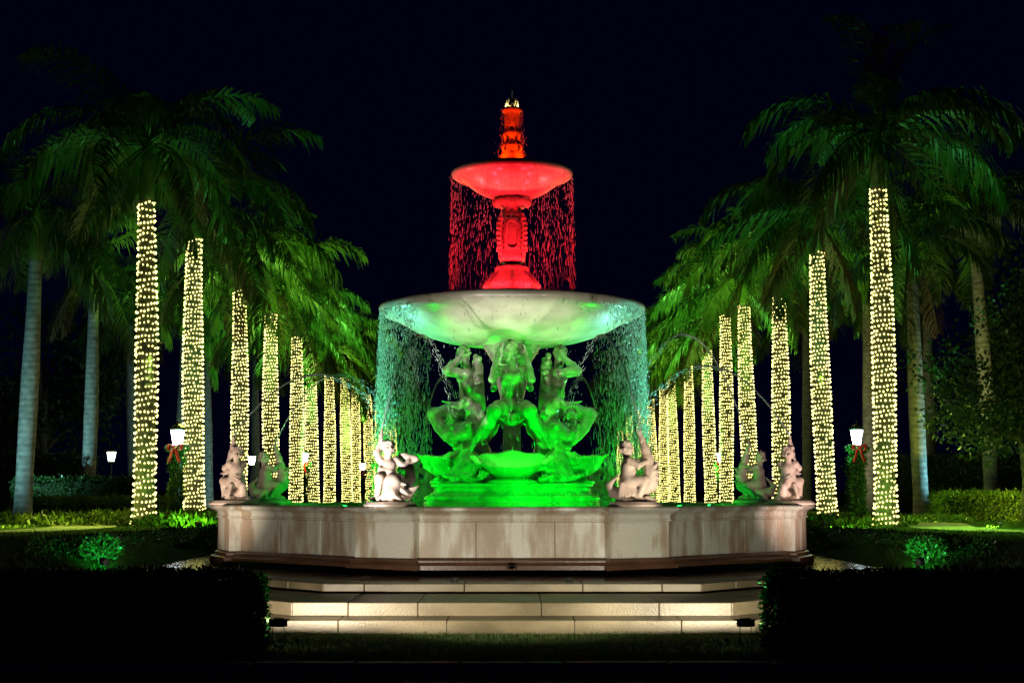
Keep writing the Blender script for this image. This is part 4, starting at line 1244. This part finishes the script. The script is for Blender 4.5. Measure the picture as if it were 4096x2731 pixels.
def bush(label, x, y, r, h, n, leaf, m='bed'):
    z0 = float(gz(x, y))
    t = thing('shrub', label, 'shrub', (x, y, z0))
    P = rand_unit(n) * (rng.random((n, 1)) ** .4) * np.array([r, r, h / 2]); P[:, 2] += h / 2
    P = P[P[:, 2] > .02]
    D = P * np.array([1, 1, .4]) + rand_unit(len(P)) * r * .6 + np.array([0, 0, r * .5])
    V, F = leaves(P, D, rand_unit(len(P)), leaf * rng.uniform(.7, 1.4, len(P)), leaf * .5 * np.ones(len(P)))
    o = obj('foliage', mesh_np('foliage', V, F, M[m]), t); tag(o, kind='stuff')
    st = []
    for k in range(5):
        a_ = k * 1.3
        obj('stem', tube('stem', [(0, 0, -.05), (r * .3 * math.cos(a_), r * .3 * math.sin(a_), h * .4), (r * .6 * math.cos(a_), r * .6 * math.sin(a_), h * .8)], [.02, .014, .006], 5, M['bark']), t)
    return t
bush('green-glowing shrub at the near end of the side hedge, toward the palm bed', -6.55, 22.9, .34, .42, 700, .065, 'hedge')
bush('green-glowing shrub at the near end of the side hedge, toward the broadleaf tree', 6.6, 22.9, .32, .40, 700, .065, 'hedge')
bush('small bright green spiky plant at the foot of the cyan-lit palm', 13.9, 47.5, .5, .75, 320, .22)
for i, (x, y, r, h) in enumerate([(16.5, 50.5, 1.8, 2.2), (19.5, 47.5, 2.0, 2.6), (21.5, 44.0, 1.7, 2.0)]):
    bush(('broad dim shrub behind the cyan-lit palm', 'tall dim shrub beneath the broadleaf tree', 'low dim shrub at the end of the yellow-green hedge')[i], x, y, r, h, 2600, .16, 'hedge')

def broadleaf(label, x, y, trunk_h, cz, rx, rz_, n, leaf, seed):
    g = random.Random(seed); q = np.random.default_rng(seed)
    z0 = float(gz(x, y))
    t = thing('broadleaf_tree', label, 'tree', (x, y, z0))
    obj('trunk', tube('trunk', [(0, 0, -.2), (.05, 0, trunk_h * .5), (-.05, .05, trunk_h), (0, 0, cz)], [.30, .24, .2, .1], 10, M['bark']), t)
    cl = []
    for k in range(26):
        d = np.array([g.gauss(0, 1), g.gauss(0, 1), g.gauss(0, 1)]); d /= np.linalg.norm(d)
        c = d * np.array([rx, rx, rz_]) * g.uniform(.45, .95) + np.array([0, 0, cz]); cl.append(c)
        if k < 9:
            obj('limb', tube('limb', [(0, 0, trunk_h * g.uniform(.7, 1)), tuple(c * [.45, .45, 1] * np.array([1, 1, .85])), tuple(c)], [.12, .07, .02], 6, M['bark']), t)
    P = []
    for c in cl:
        k = n // len(cl); d = q.normal(size=(k, 3)); d /= np.linalg.norm(d, axis=1, keepdims=True)
        P.append(c + d * (q.random((k, 1)) ** .45) * rx * .42 * np.array([1, 1, .75]))
    P = np.concatenate(P)
    V, F = leaves(P, rand_unit(len(P)) + [0, 0, -.3], rand_unit(len(P)), leaf * q.uniform(.7, 1.4, len(P)), leaf * .5 * np.ones(len(P)))
    o = obj('crown', mesh_np('crown', V, F, M['treeleaf']), t); tag(o, kind='stuff')
broadleaf('dark spreading broadleaf tree overhanging the yellow-green hedge', 13.6, 37.5, 2.2, 3.9, 2.6, 2.7, 9000, .16, 3)
broadleaf('large black broadleaf tree far back beyond the grey unlit palms', -23.0, 70.0, 3.5, 6.0, 5.0, 4.0, 6000, .35, 4)
broadleaf('large black broadleaf tree far back beyond the dark tall hedge', 26.0, 72.0, 3.5, 6.5, 5.5, 4.5, 6000, .35, 5)
broadleaf('tall black tree mass behind the dark tall hedge near the tall unlit palm', 21.0, 52.0, 3.0, 6.5, 4.0, 4.2, 6000, .28, 6)

# lawn blades, near strip and the lit lawns behind
def blades(label, x0, x1, y0, y1, n, h, keep=None):
    P = np.stack([rng.uniform(x0, x1, n), rng.uniform(y0, y1, n)], 1)
    if keep is not None: P = P[keep(P)]
    z = gz(P[:, 0], P[:, 1])
    D = rand_unit(len(P)) * .55 + np.array([0, 0, 1])
    V, F = leaves(np.column_stack([P, z - .005]), D, rand_unit(len(P)), h * rng.uniform(.6, 1.4, len(P)), h * .14 * np.ones(len(P)))
    o = obj('grass', mesh_np('grass', V, F, M['grass'])); tag(o, label, 'grass', kind='stuff')
blades('short dark grass strip between the kerb and the bottom step', -7, 7, 14.05, 16.75, 26000, .05)
offp = lambda P: ~((np.abs(np.abs(P[:, 0]) - np.interp(P[:, 1], [24.2, 26.2, 28, 30.5, 33.2, 38, 60], [30, 18, 12.5, 10.3, 9.9, 11.3, 11.6])) < 1.1))
blades('mown lawn beyond the side hedge by the grey unlit palm', -18, -5.9, 19, 42, 30000, .07, offp)
blades('mown green lawn beyond the side hedge below the yellow-green hedge', 5.9, 18, 19, 42, 30000, .07, offp)

# ================================================================== LAMP POSTS
def ring(r, z, n): return [(r * math.cos(2 * math.pi * i / n), r * math.sin(2 * math.pi * i / n), z) for i in range(n)]
post_me = lathe('post', [(.16, -.05), (.16, .08), (.11, .14), (.075, .5), (.055, .6), (.045, 1.9), (.06, 1.93), (.05, 2.0), (.09, 2.03), (.09, 2.06), (0, 2.06)], 14, M['black'])
def lantern_parts(glass):
    gl = lathe('glass', [(.0, 2.08), (.115, 2.08), (.185, 2.46), (.0, 2.46)], 6, glass, smooth=False)
    bm = bmesh.new()
    V, F, off = [], [], 0
    fr = []
    for i in range(6):
        a = 2 * math.pi * i / 6
        v, f = tube(None, [(.12 * math.cos(a), .12 * math.sin(a), 2.06), (.192 * math.cos(a), .192 * math.sin(a), 2.47)], .010, 4)
        V.append(v); F.append(f[0] + off); off += len(v)
    frame_ = mesh_np('frame', np.concatenate(V), np.concatenate(F), M['black'])
    roof = lathe('roof', [(.215, 2.465), (.225, 2.48), (.15, 2.56), (.07, 2.61), (.03, 2.63), (.035, 2.67), (.01, 2.74), (0, 2.74)], 6, M['black'], smooth=False)
    return gl, frame_, roof
LP = {'white': lantern_parts(M['lantern']), 'warm': lantern_parts(M['lantern_warm'])}
def garland_me():
    n = 2600
    z = rng.uniform(.05, 1.95, n); a = rng.uniform(0, 6.283, n)
    rr = (.15 + .05 * np.sin(z * 9 + a * 2)) * rng.uniform(.6, 1.1, n)
    P = np.stack([rr * np.cos(a), rr * np.sin(a), z], 1)
    D = np.stack([np.cos(a), np.sin(a), rng.normal(0, .6, n)], 1) + rand_unit(n) * .6
    V, F = leaves(P, D, rand_unit(n), .09 * rng.uniform(.7, 1.3, n), .035 * np.ones(n))
    return mesh_np('garland', V, F, M['garland'])
def wreath_me():
    n = 900; a = rng.uniform(0, 6.283, n); b = rng.uniform(0, 6.283, n)
    c = np.stack([.24 * np.cos(a), .24 * np.sin(a) * .7, 0 * a], 1)
    o = np.stack([np.cos(b) * np.cos(a), np.cos(b) * np.sin(a), np.sin(b)], 1)
    V, F = leaves(c + o * .03, o + rand_unit(n) * .5, rand_unit(n), .075 * rng.uniform(.7, 1.3, n), .03 * np.ones(n))
    return mesh_np('greenery', V, F, M['garland'])
def bow_me():
    Vs, Fs, off = [], [], 0
    def rib(pts, w):
        nonlocal off
        P = np.array(pts, float); n = len(P)
        T = np.gradient(P, axis=0); T /= np.linalg.norm(T, axis=1, keepdims=True)
        S = np.array([0, 1.0, 0]); N = np.cross(T, S); N /= np.linalg.norm(N, axis=1, keepdims=True) + 1e-9
        w_ = np.broadcast_to(np.asarray(w, float), (n,))[:, None]
        q = np.concatenate([P - S * w_ / 2 + N * .004, P + S * w_ / 2 + N * .004, P + S * w_ / 2 - N * .004, P - S * w_ / 2 - N * .004])
        i = np.arange(n - 1)
        for a, b in ((0, 1), (1, 2), (2, 3), (3, 0)):
            Fs.append(off + np.stack([a * n + i, a * n + i + 1, b * n + i + 1, b * n + i], 1))
        Vs.append(q); off += len(q)
    for s in (-1, 1):
        t = np.linspace(0, 1, 14)
        x = s * (.17 * np.sin(np.pi * t)); z = .08 * np.sin(2 * np.pi * t) + .05 * np.sin(np.pi * t)
        rib(np.stack([x, 0 * x, z], 1), .09)
        tt = np.linspace(0, 1, 8)
        rib(np.stack([s * (.02 + .12 * tt ** .8), -.02 * np.ones(8), -.36 * tt + .015 * np.sin(tt * 9)], 1), .085)
    V, F = np.concatenate(Vs), np.concatenate(Fs)
    # turn ribbon width partly towards the viewer so that it reads as a flat ribbon
    V2 = V.copy(); V2[:, 1] = V[:, 1] * .5; V2[:, 0] += V[:, 1] * .85
    return mesh_np('bow', V2, F, M['bow'])
GAR, WRE, BOW = garland_me(), wreath_me(), bow_me()
lamps = [(-8.92, 38.0, 'white', 1, 'garlanded lamp post with white lantern beside the leafy palm bed'), (9.2, 38.0, 'white', 1, 'garlanded lamp post with white lantern beside the lit lawn'),
         (-9.0, 61.8, 'white', 1, 'garlanded lamp post with white lantern by the fifth lit palm, path lamp row'), (9.05, 61.8, 'white', 1, 'garlanded lamp post with white lantern by the fifth lit palm, broadleaf tree row'),
         (-9.0, 85.9, 'white', 1, 'far garlanded lamp post with white lantern beside the ninth lit palm'), (9.0, 112.0, 'white', 1, 'far garlanded lamp post with white lantern deep in the avenue'),
         (-16.85, 60.0, 'warm', 0, 'small plain path lamp above the round-topped hedge'), (-12.4, 68.0, 'warm', 0, 'small plain path lamp seen past the third lit palm')]
for x, y, kd, dec, lab in lamps:
    z0 = .78
    t = thing('lamp_post', lab, 'lamp post', (x, y, z0), .2, 'lamp posts along the avenue and paths')
    obj('post', post_me, t)
    for nm, me in zip(('glass', 'frame', 'roof'), LP[kd]): obj(nm, me, t)
    if dec:
        o = obj('garland', GAR, t); tag(o, kind='stuff')
        w = thing('wreath', 'green wreath with red bow on the ' + lab.replace(' with white lantern', '').replace('garlanded ', '').replace('by the fifth lit palm, ', 'in the '), 'wreath', (x, y - .02, z0 + 1.98), 0, 'wreaths on the lamp posts')
        o = obj('greenery', WRE, w); tag(o, kind='stuff')
        o = obj('bow', BOW, w, (0, -.25, -.02))

# ================================================================== LAMPS THAT LIGHT THE SCENE
def fixture(name, label, loc, target, power, col, size, lens, cat='floodlight', group=None, s=1.0, blend=.5, radius=.06, added_visor=None):
    d = (Vector(target) - Vector(loc)).normalized()
    t = thing(name, label, cat, loc, 0, group)
    Q = d.to_track_quat('-Z', 'Y')
    bm = bmesh.new()
    for (zz, w, h) in ((0.0, .13, .09), (.05, .12, .08), (.13, .07, .05)):
        pass
    def loft(rings):
        vs = [[bm.verts.new((sx * w * s, sy * h * s, zz * s)) for sx, sy in ((-1, -1), (1, -1), (1, 1), (-1, 1))] for zz, w, h in rings]
        for a, b in zip(vs[:-1], vs[1:]):
            for i in range(4): bm.faces.new((a[i], a[(i + 1) % 4], b[(i + 1) % 4], b[i]))
        bm.faces.new(vs[-1])
    loft([(.004, .135, .10), (.0, .145, .11), (.02, .145, .11), (.05, .13, .095), (.13, .08, .06), (.14, .06, .045)])
    o = obj('housing', mesh_bm('housing', bm, M['black']), t); o.rotation_mode = 'QUATERNION'; o.rotation_quaternion = Q
    bm = bmesh.new(); bm_box(bm, (0, 0, .012 * s), (.26 * s, .19 * s, .008 * s))
    o = obj('lens', mesh_bm('lens', bm, lens), t); o.rotation_mode = 'QUATERNION'; o.rotation_quaternion = Q
    u = Vector((-d.y, d.x, 0)).normalized() * .15 * s
    drop = max(.10, loc[2] - float(gz(loc[0], loc[1]))) if cat == 'floodlight' else .12
    br = [tuple(u - d * .05 * s), tuple(u + Vector((0, 0, -drop * .8))), (0, 0, -drop * .9), tuple(-u + Vector((0, 0, -drop * .8))), tuple(-u - d * .05 * s)]
    obj('bracket', tube('bracket', br, .012 * s, 5, M['black'], False), t)
    if added_visor:  # added plates that cut the beam above and below the wall
        rv, hv, hb = added_visor
        az = math.atan2(d.y, d.x)
        bm = bmesh.new()
        bm_prism(bm, [(0, 0)] + [(rv * math.cos(az + t), rv * math.sin(az + t)) for t in np.linspace(-1.9, 1.9, 22)], hv, hv + .006)
        obj('added_visor', mesh_bm('added_visor', bm, M['black']), t)
        bm = bmesh.new()
        bm_prism(bm, [(0, 0)] + [(.8 * rv * math.cos(az + t), .8 * rv * math.sin(az + t)) for t in np.linspace(-1.9, 1.9, 22)], hb - .006, hb)
        n_ = 24; ar = np.linspace(az + 1.75, az + 2 * math.pi - 1.75, n_)
        vv = np.concatenate([np.stack([r_ * np.cos(ar), r_ * np.sin(ar), np.full(n_, z_)], 1) for r_, z_ in ((.9 * rv, hb - .03), (.9 * rv, hv + .02), (.86 * rv, hv + .02), (.86 * rv, hb - .03))])
        q_ = np.arange(n_ - 1)
        obj('added_shroud', mesh_np('added_shroud', vv, np.concatenate([np.stack([a_ * n_ + q_, a_ * n_ + q_ + 1, b_ * n_ + q_ + 1, b_ * n_ + q_], 1) for a_, b_ in ((0, 1), (1, 2), (2, 3), (3, 0))]), M['black']), t)
        obj('added_lip', mesh_bm('added_lip', bm, M['black']), t)
    sp = spot(None, Vector((0, 0, 0)), d, power, col, size, blend, radius)
    sp.parent = t; sp.location = d * .03 * s
    return t

WARM = (1.0, .86, .68)
for s, pw, c in ((-1, 700, (1.0, .87, .71)), (1, 660, (1.0, .90, .70))):
    who = 'cherub with the horn' if s < 0 else 'cherub clasping the fish'
    fixture('floodlight', 'black floodlight with added hood at the kerb hedge end, facing the ' + who, (s * 2.42, 15.0, .285), (s * .8, 20.6, .75), pw, c, 140, M['lens_black'], s=.42, group='black floodlights by the steps', added_visor=(.115, .0205, -.0078), radius=.005, blend=.6)
    fixture('floodlight', 'unseen added narrow floodlight behind the kerb hedge end, aimed at the ' + who, (s * 3.5, 17.75, .36), (s * 1.76, 20.85, 2.2), 2100 if s < 0 else 850, (1.0, .90, .84) if s < 0 else (1.0, .86, .66), 21, M['lens_black'], s=.35, group='added narrow floodlights by the steps', blend=.5, radius=.03)  # added lamp, out of view behind the hedge, to light the cherub
    fixture('floodlight', 'tiny added basin floodlight on the platform edge, nearer the ' + who, (s * .75, 18.85, .49), (s * .9, 23.4, 4.25), 600, (1.0, .93, .72), 28, M['lens_black'], s=.28, group='tiny added floodlights on the platform', blend=.9, radius=.02)  # added lamp to whiten the basin underside and upper figures
    side = 'palm bed' if s < 0 else 'broadleaf tree'
    fixture('floodlight', 'low floodlight on the side paving aimed at the corner cherub by the ' + side, (s * 5.95, 21.0, .62), (s * 4.6, 23.4, 1.85), 420 if s < 0 else 520, (1.0, .78, .62) if s < 0 else (1.0, .72, .64), 58, M['lens_black'], s=.5, group='low floodlights round the pool', blend=1.0)
    fixture('floodlight', 'low floodlight behind the pool aimed at the far cherub by the ' + side, (s * 5.4, 29.0, .75), (s * 4.4, 26.9, 2.3), 160, (.80, .95, 1.0), 70, M['lens_black'], s=.5, group='low floodlights round the pool')
    fixture('floodlight', 'added low cool floodlight behind the pool aimed at the curtain by the ' + side, (s * 4.4, 30.4, .75), (s * 2.25, 25.2, 2.7), 300, (.22, 1.0, .80), 34, M['lens_black'], s=.5, group='low floodlights round the pool')  # added backlight that turns the water curtain teal
# green lamps floating just under the rim, aimed at the carved base
GRN = (.0, 1.0, .012)
for k in range(8):
    a_ = R(-90 + 45 * k + (15 if k % 2 == 0 else 0))
    rr = 3.72 if k % 2 == 0 else 3.6
    p = (FC.x + rr * math.cos(a_), FC.y + rr * math.sin(a_), 1.36)
    fixture('pool_lamp', 'green lamp set in the pool water below the carved base', p, (FC.x + .7 * math.cos(a_), FC.y + .7 * math.sin(a_), 2.5 if k % 2 == 0 else 2.9), 800 if k % 2 == 0 else 100, GRN, 80, M['lens_green'], 'lamp', 'green lamps in the pool', .45, .8, .04)
RED = (1.0, .012, .022)
for k in range(6):
    a_ = R(-90 + 60 * k + 30)
    p = (FC.x + .95 * math.cos(a_), FC.y + .95 * math.sin(a_), 4.93)
    fixture('basin_lamp', 'red lamp in the wide basin at the foot of the stem', p, (FC.x + .35 * math.cos(a_), FC.y + .35 * math.sin(a_), 6.4), 210, RED, 110, M['lens_red'], 'lamp', 'red lamps in the wide basin', .4, .8, .04)
for k in range(4):
    a_ = R(-90 + 90 * k + 45)
    p = (FC.x + .52 * math.cos(a_), FC.y + .52 * math.sin(a_), 7.37)
    fixture('basin_lamp', 'red lamp in the small upper basin at the foot of the finial', p, (FC.x, FC.y, 8.1), 80, (1.0, .025, .0), 80, M['lens_red'], 'lamp', 'red lamps in the upper basin', .3, .8, .03)
# garden uplights
GUP = (.22, 1.0, .12)
for s, xs_ in ((-1, ((7.6, 36.8), (7.6, 48.5), (7.6, 60), (7.6, 74))), (1, ((7.6, 36.8), (7.6, 49), (7.6, 61), (7.6, 75)))):
    for i, (x, y) in enumerate(xs_):
        z = float(gz(s * x, y)) + .12
        fixture('garden_spotlight', 'small garden spotlight shining up into the avenue palm crowns', (s * x, y, z), (s * 9.6, y + 2.0, 10.0), (2000, 8000, 13000, 14000)[i], ((.12, 1.0, .25), (.40, 1.0, .10), (.25, 1.0, .12), (.45, 1.0, .10))[i], 76, M['lens_green'], 'spotlight', 'garden spotlights among the palms', .5)
TEAL = (.36, .92, .95)
for i, (x, y, tx, ty, tz, pw, c) in enumerate([(-15.6, 37.0, -13.97, 41, 4.0, 900, TEAL), (-17.5, 47.5, -15.4, 52, 4.0, 1100, TEAL), (-12.2, 57.0, -14.6, 62, 4, 500, TEAL), (-12.6, 66.0, -15.3, 72, 3, 600, TEAL),
                                               (15.3, 45.0, 13.2, 46, 3.2, 800, (.3, .85, 1.0)), (12.6, 52.5, 14.3, 57, 4.0, 420, (.9, .85, .5)), (14.6, 44.5, 16.1, 48, 8.0, 600, (.9, .9, .5)), (14.6, 37.2, 15.2, 41.2, 1.2, 1700, (.95, 1.0, .12)),
                                               (-6.1, 21.9, -6.6, 22.95, .75, 170, (.0, 1.0, .15)), (6.1, 21.9, 6.6, 22.95, .75, 170, (.05, 1.0, .15)), (13.5, 46.6, 13.9, 47.6, 1.3, 60, (.05, 1.0, .2)),
                                               (-12.2, 32.6, -9.6, 36.2, .9, 600, (.85, 1.0, .1)), (-7.0, 32.0, -8.4, 36, .8, 450, (.3, 1.0, .06)), (7.0, 32.2, 9.4, 34.6, .7, 500, (.35, 1.0, .06)), (11.2, 33.0, 10.6, 37.5, .7, 600, (.5, 1.0, .1)), (14.2, 29.5, 11.0, 32.5, .5, 500, (.55, 1.0, .2)), (-16.5, 27.5, -12.5, 29.5, .6, 500, (.7, 1.0, .35))]):
    z = float(gz(x, y)) + .12
    fixture('garden_spotlight', ('cool white garden spotlight at the foot of an unlit palm', 'garden spotlight tucked in front of a shrub or hedge')[0 if i < 7 else 1], (x, y, z), (tx, ty, tz), pw, c, 75 if i < 7 else (60 if i in (8, 9) else 88), M['lens_black'], 'spotlight', 'garden spotlights at unlit palms' if i < 7 else 'garden spotlights at shrubs', .5, 1.0)

for s, (x, y), (tx, ty), pw, c in ((-1, (-8.62, 34.75), (-10.6, 32.2), 1100, (.62, 1.0, .12)), (-1, (-8.60, 40.35), (-10.2, 36.6), 1500, (.85, 1.0, .10)), (1, (8.72, 34.6), (11.6, 31.0), 2400, (.38, 1.0, .08)), (1, (8.72, 41.2), (13.2, 38.6), 2000, (.60, 1.0, .10))):
    fixture('added_downlight', 'small added downlight strapped to the %s lit palm, shining on the %s' % ('first' if y < 38 else 'second', 'palm bed' if s < 0 else 'lawn'), (x, y, 5.2), (tx, ty, .78), pw, c, 80, M['lens_black'], 'spotlight', 'added downlights strapped to palms', .4, 1.0)  # added lamps to brighten the lawn and bed from above

for s in (-1, 1):
    fixture('pool_lamp', 'green lamp in the pool turned outward to the far cherub by the %s' % ('palm bed' if s < 0 else 'broadleaf tree'), (FC.x + s * 2.6, FC.y + 1.0, 1.37), (s * 4.45, FC.y + 1.75, 1.95), 70, (.0, 1.0, .03), 60, M['lens_green'], 'lamp', 'green lamps in the pool', .35, .8, .03)
    fixture('finial_lamp', 'tiny warm lamp on the finial cap below the gilt artichoke', (FC.x + s * .14, FC.y - .10, 8.535), (FC.x, FC.y, 8.66), 2.2, (1.0, .92, .62), 110, M['lens_black'], 'lamp', 'tiny lamps on the finial cap', .08, .8, .006)

for s in (-1, 1):
    for q in (-1, 1):
        fixture('added_curtain_lamp', 'small added teal lamp at the waterline shining up the falling curtain', (FC.x + s * 3.05, FC.y + q * .95, 1.37), (FC.x + s * 2.25, FC.y + q * .55, 4.0), 620, (.16, 1.0, .70), 44, M['lens_green'], 'lamp', 'added teal lamps below the water curtain', .35, .8, .03)  # added lamps to brighten the water curtain from below

for s in (-1, 1):
    fixture('garden_spotlight', 'tiny added green spotlight under the kerb hedge end before the %s' % ('cherub with the horn' if s < 0 else 'cherub clasping the fish'), (s * 2.30, 15.42, .06), (s * 2.62, 15.25, .42), 26, (.15, 1.0, .2), 80, M['lens_black'], 'spotlight', 'tiny added spotlights at the hedge ends', .22, 1.0, .02)  # added lamp to give the hedge end a vivid green patch
